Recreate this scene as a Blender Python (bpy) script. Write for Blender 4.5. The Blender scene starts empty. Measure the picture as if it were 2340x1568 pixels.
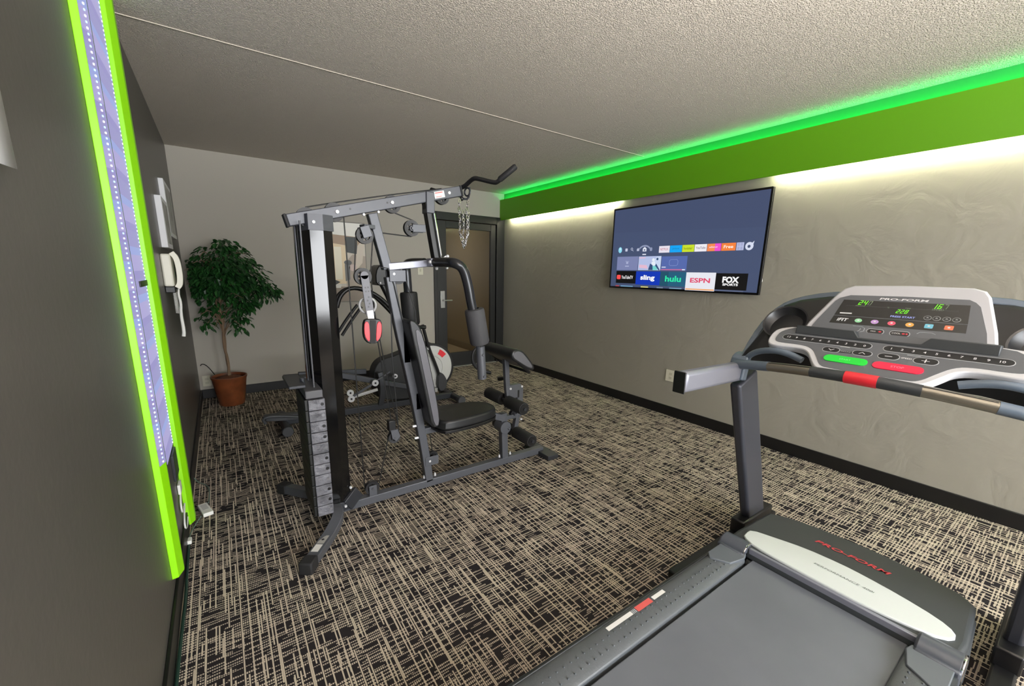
import bpy, bmesh, math, random
from mathutils import Vector, Matrix
PI = math.pi
rnd = random.Random(7)
SC = bpy.context.scene
COL = SC.collection
def V(*a): return Vector(a)

# ------------------------------------------------------------------ materials
def lin(c):
    if isinstance(c, str):
        c = c.lstrip('#'); c = [int(c[i:i+2], 16) / 255 for i in (0, 2, 4)]
    return [x / 12.92 if x <= .04045 else ((x + .055) / 1.055) ** 2.4 for x in c] + [1.0]
MATS = {}
def mat(name, col='#808080', rough=.5, metal=0, emit=0, bump=None, coat=0, spec=.5, alpha=None, trans=0, var=None):
    if name in MATS: return MATS[name]
    m = bpy.data.materials.new(name); m.use_nodes = True
    nt = m.node_tree; n = nt.nodes; b = n['Principled BSDF']
    c = lin(col)
    b.inputs['Base Color'].default_value = c
    b.inputs['Roughness'].default_value = rough
    b.inputs['Metallic'].default_value = metal
    b.inputs['Specular IOR Level'].default_value = spec
    b.inputs['Coat Weight'].default_value = coat
    b.inputs['Transmission Weight'].default_value = trans
    if emit:
        b.inputs['Emission Color'].default_value = c
        b.inputs['Emission Strength'].default_value = emit
        b.inputs['Base Color'].default_value = (0, 0, 0, 1)
    tc = None
    if bump or var:
        tc = n.new('ShaderNodeTexCoord')
    if bump:
        sc_, st, det, dist = bump
        t = n.new('ShaderNodeTexNoise'); t.inputs['Scale'].default_value = sc_; t.inputs['Detail'].default_value = det
        nt.links.new(tc.outputs['Object'], t.inputs['Vector'])
        bp = n.new('ShaderNodeBump'); bp.inputs['Strength'].default_value = st; bp.inputs['Distance'].default_value = dist
        nt.links.new(t.outputs['Fac'], bp.inputs['Height']); nt.links.new(bp.outputs['Normal'], b.inputs['Normal'])
    if var:
        c2, sc_, lo, hi = var
        t = n.new('ShaderNodeTexNoise'); t.inputs['Scale'].default_value = sc_; t.inputs['Detail'].default_value = 5
        nt.links.new(tc.outputs['Object'], t.inputs['Vector'])
        r = n.new('ShaderNodeValToRGB'); r.color_ramp.elements[0].position = lo; r.color_ramp.elements[1].position = hi
        r.color_ramp.elements[0].color = c; r.color_ramp.elements[1].color = lin(c2)
        nt.links.new(t.outputs['Fac'], r.inputs['Fac']); nt.links.new(r.outputs['Color'], b.inputs['Base Color'])
    MATS[name] = m
    return m

M_wall = mat('greige_wall_paint', '#9b9587', .55, bump=(7, .35, 3, .02), spec=.35)
M_wallb = mat('greige_back_wall_paint', '#b0aaa0', .7, bump=(60, .1, 3, .004), spec=.25)
M_wallR = None
M_dark = mat('dark_taupe_wall_paint', '#524f4b', .38, bump=(45, .12, 2, .004), spec=.4)
M_basebd = mat('black_vinyl_base', '#0b0b0d', .4, bump=(20, .05, 2, .002))
M_green = mat('lime_green_paint', '#8fe000', .45, bump=(30, .05, 2, .002))
M_greenf = mat('lime_fascia_paint', '#5f9e00', .5, bump=(4, .05, 2, .01))
M_frame = mat('grey_powder_coat', '#515359', .42, .2, bump=(220, .12, 2, .001))
M_framed = mat('dark_grey_powder_coat', '#33353a', .42, .3)
M_gloss = mat('gloss_black_shroud', '#0b0b0c', .11, 0, spec=.48, coat=.0, bump=(9, .06, 3, .002))
M_black = mat('satin_black_plastic', '#0f0f11', .4)
M_rubber = mat('black_rubber', '#1b1b1d', .7)
M_foam = mat('charcoal_foam', '#3b3b3e', .75, bump=(150, .3, 2, .002))
M_foamd = mat('black_foam', '#161617', .6, bump=(150, .3, 2, .002))
M_vinyl = mat('black_upholstery_vinyl', '#1e1f21', .36, bump=(90, .1, 3, .002))
M_vinylside = mat('grey_vinyl_piping', '#5d5c62', .35)
M_chrome = mat('chrome', '#d8d8dc', .12, 1)
M_zinc = mat('zinc_bolt', '#dedee0', .3, .3)
M_cable = mat('black_cable', '#0c0c0c', .5)
M_pull = mat('black_pulley_nylon', '#17171a', .5)
M_pullh = mat('grey_pulley_hub', '#505055', .4, .3)
M_red = mat('bright_red_plastic', '#e8303c', .35)
M_white = mat('white_plastic', '#e6e5e0', .4)
M_paper = mat('white_paper', '#e4e3e6', .8, bump=(12, .1, 2, .004))
M_sticker = mat('sticker_white', '#e9e6e2', .5)
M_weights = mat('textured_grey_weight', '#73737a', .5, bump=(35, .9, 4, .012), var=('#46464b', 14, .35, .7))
M_weightside = mat('shaded_weight_side', '#0d0f0d', .5)  # near-black colour carries the shade on the stack's far-from-light side
M_silver = mat('silver_plastic', '#c9c9ce', .4, .1)
M_silverw = mat('pearl_silver_plastic', '#dcdce0', .32, .1)
M_panel = mat('slate_control_panel', '#5a5d62', .5, bump=(300, .1, 2, .0005))
M_screenblk = mat('smoked_display', '#1c1d1d', .22)
M_btn = mat('button_black', '#17181b', .35)
M_line = mat('light_grey_print', '#b9bcc0', .5)
M_upr = mat('gunmetal_upright_paint', '#4a4c55', .38, .45)
M_uprl = mat('light_gunmetal_rail', '#8b8c98', .35, .4)
M_bluegrey = mat('blue_grey_plastic', '#5f6b79', .35)
M_grip = mat('brushed_pulse_grip', '#8f897d', .32, .75)
M_hood = mat('charcoal_hood_plastic', '#33373a', .5, bump=(260, .25, 2, .001))
M_belt = mat('black_running_belt', '#5a5e65', .55, bump=(400, .2, 2, .0006), var=('#666a71', 2.2, .3, .7))
M_rail = mat('textured_side_rail', '#54585c', .45, bump=(180, .4, 2, .002))
M_greenbtn = mat('green_button', '#1fd63f', .4)
M_redbtn = mat('red_button', '#f0284e', .4)
M_terra = mat('brown_copper_pot', '#693820', .35, bump=(25, .3, 3, .004), var=('#884c2b', 9, .35, .7))
M_soil = mat('moss_soil', '#6b3f28', .9, bump=(60, .8, 4, .01))
M_bark = mat('pale_ficus_bark', '#7d6650', .8, bump=(40, .5, 4, .004))
M_leaf = mat('ficus_leaf', '#123417', .45, var=('#2c6329', 16, .35, .7))
M_gold = mat('brushed_steel_lock', '#a8a8a4', .3, .8)
M_dframe = mat('dark_bronze_door_frame', '#181817', .45)
M_tan = mat('tan_hall_paint', '#9a876a', .7, bump=(40, .05, 2, .003))
M_tanbase = mat('tan_hall_base', '#8a7a63', .6)
M_tile = mat('beige_hall_tile', '#b9a58a', .5)
M_whitem = mat('white_window_frame', '#dddcd8', .5)

def emis(name, col, s):
    return mat(name, col, .6, emit=s)

def node_carpet():
    m = bpy.data.materials.new('patterned_loop_carpet'); m.use_nodes = True
    nt = m.node_tree; N = nt.nodes; L = nt.links; b = N['Principled BSDF']
    b.inputs['Roughness'].default_value = .95; b.inputs['Specular IOR Level'].default_value = .1
    tc = N.new('ShaderNodeTexCoord'); sp = N.new('ShaderNodeSeparateXYZ'); L.new(tc.outputs['Object'], sp.inputs[0])
    def ma(op, a, bb=None, c=None):
        n = N.new('ShaderNodeMath'); n.operation = op
        for i, v in enumerate((a, bb, c)):
            if v is None: continue
            if isinstance(v, (int, float)): n.inputs[i].default_value = v
            else: L.new(v, n.inputs[i])
        return n.outputs[0]
    def wn(a, bb, w=0):
        c = N.new('ShaderNodeCombineXYZ'); L.new(a, c.inputs[0])
        if bb is not None: L.new(bb, c.inputs[1])
        c.inputs[2].default_value = w
        n = N.new('ShaderNodeTexWhiteNoise'); n.noise_dimensions = '3D'; L.new(c.outputs[0], n.inputs[0]); return n.outputs['Value']
    X, Y = sp.outputs[0], sp.outputs[1]
    def lines(A, B, pitch, seg, thr, duty, seed):
        i = ma('FLOOR', ma('DIVIDE', A, pitch)); fr = ma('FRACT', ma('DIVIDE', A, pitch))
        r0 = wn(i, None, seed)
        sl = ma('MULTIPLY_ADD', r0, .9, .55)           # segment length varies per column
        q = ma('ADD', ma('DIVIDE', B, ma('MULTIPLY', sl, seg)), ma('MULTIPLY', r0, 37.0))
        on = ma('GREATER_THAN', wn(i, ma('FLOOR', q), seed + 3.3), thr)
        band = ma('LESS_THAN', ma('ABSOLUTE', ma('SUBTRACT', fr, .5)), duty / 2)
        return ma('MULTIPLY', on, band), i
    v1, ci = lines(X, Y, .0105, .11, .80, .45, 1.0)
    v2, _ = lines(X, Y, .028, .22, .30, .17, 21.0)
    h1, ri = lines(Y, X, .0130, .085, .40, .40, 9.0)
    h2, _ = lines(Y, X, .0065, .045, .80, .55, 31.0)
    dots = ma('LESS_THAN', ma('FRACT', ma('DIVIDE', X, .0066)), .66)
    h1 = ma('MULTIPLY', ma('MAXIMUM', h1, h2), dots)
    v = ma('MAXIMUM', v1, v2)
    msk = ma('MAXIMUM', v, h1)
    nz = N.new('ShaderNodeTexNoise'); nz.inputs['Scale'].default_value = 3.5; nz.inputs['Detail'].default_value = 2
    L.new(tc.outputs['Object'], nz.inputs['Vector'])
    r = N.new('ShaderNodeMix'); r.data_type = 'RGBA'; r.inputs['A'].default_value = lin('#c2b2a4'); r.inputs['B'].default_value = lin('#cdc2ac')
    L.new(nz.outputs['Fac'], r.inputs['Factor'])
    mx = N.new('ShaderNodeMix'); mx.data_type = 'RGBA'; mx.inputs['A'].default_value = lin('#262325'); L.new(r.outputs['Result'], mx.inputs['B'])
    L.new(msk, mx.inputs['Factor']); L.new(mx.outputs['Result'], b.inputs['Base Color'])
    bp = N.new('ShaderNodeBump'); bp.inputs['Strength'].default_value = .4; bp.inputs['Distance'].default_value = .002
    L.new(msk, bp.inputs['Height']); L.new(bp.outputs['Normal'], b.inputs['Normal'])
    return m
M_carpet = node_carpet()

def node_ceiling():
    m = bpy.data.materials.new('stippled_ceiling'); m.use_nodes = True
    nt = m.node_tree; N = nt.nodes; L = nt.links; b = N['Principled BSDF']
    b.inputs['Base Color'].default_value = lin('#ece3d6'); b.inputs['Roughness'].default_value = .9; b.inputs['Specular IOR Level'].default_value = .1
    tc = N.new('ShaderNodeTexCoord')
    t = N.new('ShaderNodeTexNoise'); t.inputs['Scale'].default_value = 150; t.inputs['Detail'].default_value = 2; t.inputs['Roughness'].default_value = .55
    L.new(tc.outputs['Object'], t.inputs['Vector'])
    r = N.new('ShaderNodeValToRGB'); r.color_ramp.elements[0].position = .42; r.color_ramp.elements[1].position = .62
    L.new(t.outputs['Fac'], r.inputs['Fac'])
    bp = N.new('ShaderNodeBump'); bp.inputs['Strength'].default_value = 1.0; bp.inputs['Distance'].default_value = .009
    L.new(r.outputs['Color'], bp.inputs['Height']); L.new(bp.outputs['Normal'], b.inputs['Normal'])
    return m
M_ceil = node_ceiling()

def node_plaster():
    m = bpy.data.materials.new('hand_trowelled_greige_wall'); m.use_nodes = True
    nt = m.node_tree; N = nt.nodes; L = nt.links; b = N['Principled BSDF']
    b.inputs['Base Color'].default_value = lin('#959185'); b.inputs['Roughness'].default_value = .38; b.inputs['Specular IOR Level'].default_value = .5
    tc = N.new('ShaderNodeTexCoord')
    t = N.new('ShaderNodeTexNoise'); t.inputs['Scale'].default_value = 5.5; t.inputs['Detail'].default_value = 4; t.inputs['Distortion'].default_value = 1.2
    L.new(tc.outputs['Object'], t.inputs['Vector'])
    bp = N.new('ShaderNodeBump'); bp.inputs['Strength'].default_value = .45; bp.inputs['Distance'].default_value = .012
    L.new(t.outputs['Fac'], bp.inputs['Height']); L.new(bp.outputs['Normal'], b.inputs['Normal'])
    return m
M_wallR = node_plaster()

def node_glass():
    m = bpy.data.materials.new('clear_door_glass'); m.use_nodes = True
    nt = m.node_tree; N = nt.nodes; L = nt.links
    N.remove(N['Principled BSDF'])
    tr = N.new('ShaderNodeBsdfTransparent'); tr.inputs[0].default_value = (.86, .88, .85, 1)
    gl = N.new('ShaderNodeBsdfGlossy'); gl.inputs['Roughness'].default_value = .02
    fr = N.new('ShaderNodeFresnel'); fr.inputs[0].default_value = 1.45
    mx = N.new('ShaderNodeMixShader'); L.new(fr.outputs[0], mx.inputs[0]); L.new(tr.outputs[0], mx.inputs[1]); L.new(gl.outputs[0], mx.inputs[2])
    L.new(mx.outputs[0], N['Material Output'].inputs[0])
    return m
M_glass = node_glass()

# ------------------------------------------------------------------ mesh builder
class MB:
    def __init__(s): s.v = []; s.f = []; s.mi = []; s.mats = []; s.cur = 0; s.cuts = []
    def use(s, m):
        if m not in s.mats: s.mats.append(m)
        s.cur = s.mats.index(m); return s
    def add(s, vs, fs):
        o = len(s.v); s.cuts.append((o, len(s.f))); s.v += [Vector(v) for v in vs]
        for f in fs: s.f.append([i + o for i in f]); s.mi.append(s.cur)
        return s
    def box(s, a, b, M=None):
        x0, y0, z0 = a; x1, y1, z1 = b
        vs = [V(x, y, z) for z in (z0, z1) for x, y in ((x0, y0), (x1, y0), (x1, y1), (x0, y1))]
        if M: vs = [M @ v for v in vs]
        return s.add(vs, [(3, 2, 1, 0), (4, 5, 6, 7), (0, 1, 5, 4), (1, 2, 6, 5), (2, 3, 7, 6), (3, 0, 4, 7)])
    def bar(s, p0, p1, w, h, up=(0, 0, 1), w1=None, h1=None):
        """rectangular tube p0->p1, w across, h along 'up'"""
        p0, p1 = V(*p0), V(*p1); d = (p1 - p0).normalized(); u = V(*up)
        if abs(d.dot(u)) > .98: u = V(0, 1, 0)
        r = d.cross(u).normalized(); u = r.cross(d).normalized()
        w1 = w1 or w; h1 = h1 or h; vs = []
        for p, ww, hh in ((p0, w, h), (p1, w1, h1)):
            for a, b_ in ((-1, -1), (1, -1), (1, 1), (-1, 1)): vs.append(p + r * a * ww / 2 + u * b_ * hh / 2)
        return s.add(vs, [(3, 2, 1, 0), (4, 5, 6, 7), (0, 1, 5, 4), (1, 2, 6, 5), (2, 3, 7, 6), (3, 0, 4, 7)])
    def cyl(s, p0, p1, r0, r1=None, n=20):
        p0, p1 = V(*p0), V(*p1); r1 = r0 if r1 is None else r1
        d = (p1 - p0).normalized(); a = d.orthogonal().normalized(); b = d.cross(a)
        vs = []
        for p, r in ((p0, r0), (p1, r1)):
            for i in range(n):
                t = 2 * PI * i / n; vs.append(p + (a * math.cos(t) + b * math.sin(t)) * r)
        fs = [(i, (i + 1) % n, n + (i + 1) % n, n + i) for i in range(n)]
        fs += [tuple(range(n - 1, -1, -1)), tuple(range(n, 2 * n))]
        return s.add(vs, fs)
    def tube(s, pts, r, n=12, smooth=0, caps=True, sq=None):
        """swept tube; sq=(w,h) gives a rectangular section"""
        P = [V(*p) for p in pts]
        for _ in range(smooth):
            Q = [P[0]]
            for a, b in zip(P[:-1], P[1:]): Q += [a.lerp(b, .25), a.lerp(b, .75)]
            Q.append(P[-1]); P = Q
        rr = r if isinstance(r, (list, tuple)) else None
        T = []
        for i in range(len(P)):
            a = P[max(i - 1, 0)]; b = P[min(i + 1, len(P) - 1)]; T.append((b - a).normalized())
        u = T[0].orthogonal().normalized()
        if sq: u = V(*sq[2]) - T[0] * V(*sq[2]).dot(T[0]); u.normalize()
        vs = []
        for i, (p, t) in enumerate(zip(P, T)):
            u = (u - t * u.dot(t)).normalized(); w = t.cross(u)
            if sq:
                for a, b in ((-1, -1), (1, -1), (1, 1), (-1, 1)): vs.append(p + w * a * sq[0] / 2 + u * b * sq[1] / 2)
            else:
                ri = rr[0] + (rr[1] - rr[0]) * i / (len(P) - 1) if rr else r
                for k in range(n):
                    q = 2 * PI * k / n; vs.append(p + (u * math.cos(q) + w * math.sin(q)) * ri)
        m = 4 if sq else n; fs = []
        for i in range(len(P) - 1):
            for k in range(m): fs.append((i * m + k, i * m + (k + 1) % m, (i + 1) * m + (k + 1) % m, (i + 1) * m + k))
        if caps: fs += [tuple(range(m - 1, -1, -1)), tuple(range((len(P) - 1) * m, len(P) * m))]
        return s.add(vs, fs)
    def prism(s, poly, fr, n0, n1, top=1.0):
        """polygon in frame uv, from n0 to n1 along the frame normal; 'top' shrinks the far end"""
        k = len(poly); cu = sum(p[0] for p in poly) / k; cv = sum(p[1] for p in poly) / k
        vs = [fr(u, v, n0) for u, v in poly] + [fr(cu + (u - cu) * top, cv + (v - cv) * top, n1) for u, v in poly]
        fs = [tuple(range(k - 1, -1, -1)), tuple(range(k, 2 * k))] + [(i, (i + 1) % k, k + (i + 1) % k, k + i) for i in range(k)]
        return s.add(vs, fs)
    def face(s, poly, fr, n): return s.add([fr(u, v, n) for u, v in poly], [tuple(range(len(poly)))])
    def lathe(s, prof, c, ax=(0, 0, 1), n=32, cap=True):
        ax = V(*ax).normalized(); a = ax.orthogonal().normalized(); b = ax.cross(a); c = V(*c); vs = []
        for r, h in prof:
            for i in range(n):
                t = 2 * PI * i / n; vs.append(c + ax * h + (a * math.cos(t) + b * math.sin(t)) * r)
        fs = []
        for j in range(len(prof) - 1):
            for i in range(n): fs.append((j * n + i, j * n + (i + 1) % n, (j + 1) * n + (i + 1) % n, (j + 1) * n + i))
        if cap: fs += [tuple(range(n - 1, -1, -1)), tuple(range((len(prof) - 1) * n, len(prof) * n))]
        return s.add(vs, fs)
    def torus(s, c, ax, R, r, n=24, m=8, sy=1.0, u=None):
        ax = V(*ax).normalized(); a = V(*u).normalized() if u else ax.orthogonal().normalized(); b = ax.cross(a); c = V(*c); vs = []
        for i in range(n):
            t = 2 * PI * i / n; d = a * math.cos(t) * sy + b * math.sin(t); e = (a * math.cos(t) + b * math.sin(t))
            for j in range(m):
                q = 2 * PI * j / m; vs.append(c + d * R + (e * math.cos(q) + ax * math.sin(q)) * r)
        fs = [(i * m + j, ((i + 1) % n) * m + j, ((i + 1) % n) * m + (j + 1) % m, i * m + (j + 1) % m) for i in range(n) for j in range(m)]
        return s.add(vs, fs)
    def ball(s, c, r, n=16, sc=(1, 1, 1)):
        vs = []; c = V(*c); k = n // 2
        for j in range(k + 1):
            ph = PI * j / k
            for i in range(n):
                t = 2 * PI * i / n
                vs.append(c + V(math.sin(ph) * math.cos(t) * sc[0], math.sin(ph) * math.sin(t) * sc[1], math.cos(ph) * sc[2]) * r)
        fs = [(j * n + i, (j + 1) * n + i, (j + 1) * n + (i + 1) % n, j * n + (i + 1) % n) for j in range(k) for i in range(n)]
        return s.add(vs, fs)
    def text(s, fr, u, v, txt, w=None, h=None, n=.0006, shear=0, center=True, bold=0, ital=False):
        vs, fs = text_geo(txt, bold)
        x0 = min(p[0] for p in vs); x1 = max(p[0] for p in vs); y0 = min(p[1] for p in vs); y1 = max(p[1] for p in vs)
        sx = w / (x1 - x0) if w else h / (y1 - y0); sy = h / (y1 - y0) if h else sx
        o = []
        for x, y in vs:
            yy = (y - y0) * sy; xx = (x - x0) * sx + yy * shear
            o.append(fr(u + xx - ((x1 - x0) * sx / 2 if center else 0), v + yy - (y1 - y0) * sy / 2, n))
        return s.add(o, fs)
    def build(s, name, m=None, parent=None, bevel=0, seg=2, angle=35, flat=False, origin=None):
        o = root_origin(parent) if parent else (V(*origin) if origin is not None else V(0, 0, 0))
        me = bpy.data.meshes.new(name)
        me.from_pydata([tuple(v - o) for v in s.v], [], s.f)
        if m is not None and not s.mats: me.materials.append(m)
        else:
            for x in s.mats: me.materials.append(x)
            me.polygons.foreach_set('material_index', s.mi)
        bm = bmesh.new(); bm.from_mesh(me); bmesh.ops.recalc_face_normals(bm, faces=bm.faces); bm.to_mesh(me); bm.free()
        if not flat:
            me.polygons.foreach_set('use_smooth', [True] * len(me.polygons)); me.set_sharp_from_angle(angle=math.radians(angle))
        ob = bpy.data.objects.new(name, me); COL.objects.link(ob)
        if parent: ob.parent = parent
        else: ob.location = o
        if bevel:
            b = ob.modifiers.new('edge', 'BEVEL'); b.width = bevel; b.segments = seg; b.limit_method = 'ANGLE'; b.angle_limit = math.radians(40)
            b.harden_normals = False
        return ob
    def each(s, name, m=None, parent=None, **k):
        '''every primitive added becomes a part of its own'''
        c = s.cuts + [(len(s.v), len(s.f))]; out = []
        for (v0, f0), (v1, f1) in zip(c[:-1], c[1:]):
            q = MB(); q.v = s.v[v0:v1]; q.f = [[i - v0 for i in f] for f in s.f[f0:f1]]; q.mi = [0] * len(q.f)
            out.append(q.build(name, m, parent, **k))
        return out
ORI = {}
def root_origin(p):
    while p.parent: p = p.parent
    return ORI.get(p.name, p.location.copy())
TXT = {}
def text_geo(t, bold=0):
    k = (t, bold)
    if k in TXT: return TXT[k]
    cu = bpy.data.curves.new('t', 'FONT'); cu.body = t; cu.size = 1; cu.offset = bold; cu.resolution_u = 3
    ob = bpy.data.objects.new('t', cu); COL.objects.link(ob)
    dg = bpy.context.evaluated_depsgraph_get(); dg.update()
    me = bpy.data.meshes.new_from_object(ob.evaluated_get(dg))
    r = ([(v.co.x, v.co.y) for v in me.vertices], [tuple(p.vertices) for p in me.polygons])
    bpy.data.objects.remove(ob); bpy.data.curves.remove(cu); bpy.data.meshes.remove(me)
    TXT[k] = r; return r
def Fr(P0, U, W):
    P0, U, W = V(*P0), V(*U).normalized(), V(*W).normalized(); N = U.cross(W)
    return lambda u, v, n=0: P0 + U * u + W * v + N * n
def rrect(u0, v0, u1, v1, r, n=5):
    o = []
    for cx, cy, a in ((u1 - r, v0 + r, -90), (u1 - r, v1 - r, 0), (u0 + r, v1 - r, 90), (u0 + r, v0 + r, 180)):
        for i in range(n + 1):
            t = math.radians(a + 90 * i / n); o.append((cx + r * math.cos(t), cy + r * math.sin(t)))
    return o
def disc(u, v, r, n=24, ry=None): return [(u + r * math.cos(2 * PI * i / n), v + (ry or r) * math.sin(2 * PI * i / n)) for i in range(n)]
def smoothpoly(P, it=2, keep=()):
    for _ in range(it):
        Q = []
        for i in range(len(P)):
            a, b = P[i], P[(i + 1) % len(P)]
            Q += [(a[0] * .75 + b[0] * .25, a[1] * .75 + b[1] * .25), (a[0] * .25 + b[0] * .75, a[1] * .25 + b[1] * .75)]
        P = Q
    return P
def tag(o, label=None, cat=None, group=None, kind=None):
    if label: o['label'] = label
    if cat: o['category'] = cat
    if group: o['group'] = group
    if kind: o['kind'] = kind
    return o
def thing(name, loc, label, cat, group=None, kind=None):
    o = bpy.data.objects.new(name, None); COL.objects.link(o); o.location = loc; o.empty_display_size = .1
    return tag(o, label, cat, group, kind)
def lab(o, l): o['label'] = l; return o
XZ = lambda y: Fr((0, y, 0), (1, 0, 0), (0, 0, 1))        # normal -y
def bolt(mb, p, ax=(0, -1, 0), r=.009, h=.006):
    p = V(*p); a = V(*ax).normalized(); mb.cyl(p, p + a * h, r, r * .75, 8)

# ------------------------------------------------------------------ room shell
XL, XR, YB, ZC, YF = -.28, 3.577, 5.341, 2.4985, -3.2
def struct(mb, name, m, label, cat, **k):
    o = mb.build(name, m, flat=k.pop('flat', True), **k); return tag(o, label, cat, kind='structure')
struct(MB().box((XL, YF, -.05), (XR, YB + .1, 0)), 'floor', M_carpet, 'black and tan cross-hatched loop carpet covering the gym floor', 'floor')
struct(MB().box((XL - .1, YF, ZC), (XR + .1, YB + .1, ZC + .05)), 'ceiling', M_ceil, 'beige stippled ceiling over the gym', 'ceiling')
struct(MB().box((XL, 2.808, ZC - .003), (XR - .08, 2.814, ZC)), 'trim_1', mat('seam_paint', '#cfc6b8', .8), 'thin pale seam line running across the stippled ceiling', 'ceiling seam')
struct(MB().box((XL - .1, YF, 0), (XL, YB + .1, ZC)), 'wall_left', M_dark, 'dark taupe wall carrying the green light trim and wall phone', 'wall')
struct(MB().box((XR, YF, 0), (XR + .1, YB + .0, ZC)), 'wall_right', M_wallR, 'greige hand-trowelled wall behind the television', 'wall')
mb = MB(); mb.box((XL, YB, 0), (2.425, YB + .1, ZC)); mb.box((2.425, YB, 2.162), (XR, YB + .1, ZC))
struct(mb, 'wall_back', M_wallb, 'pale greige end wall with the glass door and the plant', 'wall')
mb = MB(); mb.box((XL - .1, YF - .1, 0), (-.2, YF, ZC)); mb.box((3.4, YF - .1, 0), (XR + .1, YF, ZC)); mb.box((-.2, YF - .1, 0), (3.4, YF, .55)); mb.box((-.2, YF - .1, 2.3), (3.4, YF, ZC))
struct(mb, 'wall_front', M_wallb, 'greige wall with the wide window', 'wall')
# window in the front wall, daylight comes through it
w = thing('window_1', (1.8, YF, .75), 'wide white-framed window letting daylight into the gym', 'window', kind='structure')
mb = MB()
for a, b in (((-.2, -.07, .55), (3.4, -.02, .6)), ((-.2, -.07, 2.25), (3.4, -.02, 2.3)), ((-.2, -.07, .6), (-.15, -.02, 2.25)), ((3.35, -.07, .6), (3.4, -.02, 2.25)), ((1.575, -.07, .6), (1.625, -.02, 2.25))):
    mb.box((a[0], a[1] + YF, a[2]), (b[0], b[1] + YF, b[2]))
mb.build('window_frame', M_whitem, w, flat=True)
# baseboards
for nm, a, b, lb in (('baseboard_right', (XR - .012, YF, 0), (XR, YB, .098), 'black vinyl baseboard along the television wall'),
                     ('baseboard_left', (XL, YF, 0), (XL + .012, YB, .098), 'black vinyl baseboard along the dark taupe wall'),
                     ('baseboard_back', (XL + .012, YB - .012, 0), (2.425, YB, .098), 'black vinyl baseboard behind the potted plant')):
    o = MB().box(a, b).build(nm, M_basebd, bevel=.003); tag(o, lb, 'baseboard', kind='structure')

# hallway seen through the glass door
HX = 3.56
struct(MB().box((1.6, YB + .1, -.05), (HX, 8.6, 0)), 'floor_hallway', M_tile, 'beige tiled floor beyond the glass door', 'floor')
struct(MB().box((1.6, YB + .1, 2.4), (HX + .1, 8.6, 2.45)), 'ceiling_hallway', M_ceil, 'pale ceiling beyond the glass door', 'ceiling')
mb = MB(); mb.box((HX, YB + .1, 0), (HX + .1, 8.6, 2.4)); mb.box((1.5, YB + .1, 0), (1.6, 8.6, 2.4)); mb.box((1.6, 8.5, 0), (HX, 8.6, 2.4))
struct(mb, 'wall_hallway', M_tan, 'tan painted hallway wall seen through the glass door', 'wall')
struct(MB().box((HX - .012, YB + .1, 0), (HX, 8.5, .12)), 'baseboard_hallway', M_tanbase, 'tan baseboard of the hallway beyond the glass door', 'baseboard')

# glass door
d = thing('door_1', (2.96, YB, 0), 'dark-framed glass door in the end wall beside the television wall', 'door', kind='structure')
mb = MB(); mb.box((2.425, YB - .02, 0), (2.475, YB + .08, 2.162)); mb.box((3.44, YB - .02, 0), (XR - .002, YB + .08, 2.162)); mb.box((2.475, YB - .02, 2.06), (3.44, YB + .08, 2.162))
mb.build('door_frame', M_dframe, d, bevel=.004)
mb = MB(); mb.box((2.48, YB + .005, .01), (2.625, YB + .05, 2.055)); mb.box((3.35, YB + .005, .01), (3.435, YB + .05, 2.055)); mb.box((2.625, YB + .005, 1.962), (3.35, YB + .05, 2.055)); mb.box((2.625, YB + .005, .01), (3.35, YB + .05, .21))
leaf = mb.build('door_leaf', M_dframe, d, bevel=.003)
MB().box((2.62, YB + .022, .2), (3.355, YB + .03, 1.97)).build('glass_pane', M_glass, d, flat=True)
pl = MB(); pl.box((2.52, YB - .006, .87), (2.59, YB + .006, 1.11)); o = lab(pl.build('lock_plate', M_gold, d, bevel=.004), 'brushed steel card lock plate')
h = MB(); h.cyl((2.56, YB, .98), (2.56, YB - .05, .98), .011); h.tube([(2.56, YB - .05, .98), (2.60, YB - .055, .98), (2.68, YB - .05, .978)], .009, smooth=1)
lab(h.build('door_handle', M_gold, d), 'steel lever handle')
MB().box((2.475, YB - .03, 0), (3.44, YB + .05, .012)).build('threshold', mat('aluminium_threshold', '#a3a49c', .35, .7), d, flat=True)

# light switch on back wall & socket on right wall & socket near plant
def plate(name, fr, w, h, label, cat, kind='switch'):
    o = thing(name, fr(0, 0), label, cat)
    MB().prism(rrect(-w / 2, -h / 2, w / 2, h / 2, .006), fr, 0, .006).build('wall_plate', mat('ivory_plastic', '#d8d3bf', .4), o, bevel=.0015)
    mb = MB()
    if kind == 'switch': mb.prism(rrect(-.008, -.018, .008, .018, .002), fr, .006, .014)
    else:
        for s in (-1, 1): mb.prism(rrect(-.016, s * .02 - .013, .016, s * .02 + .013, .006), fr, .006, .008)
    mb.build('toggle' if kind == 'switch' else 'receptacle', mat('ivory_plastic2', '#c4bfaa', .4), o)
    return o
plate('light_switch', Fr((2.235, YB, 1.385), (1, 0, 0), (0, 0, 1)), .075, .115, 'ivory light switch on the end wall just beside the glass door', 'light switch')
plate('wall_outlet', Fr((XR, 2.33, .405), (0, -1, 0), (0, 0, 1)), .115, .115, 'ivory double outlet low on the television wall', 'outlet', 'o')
plate('wall_outlet', Fr((-.215, YB, .19), (1, 0, 0), (0, 0, 1)), .075, .115, 'small ivory outlet behind the brown plant pot', 'outlet', 'o')

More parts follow.
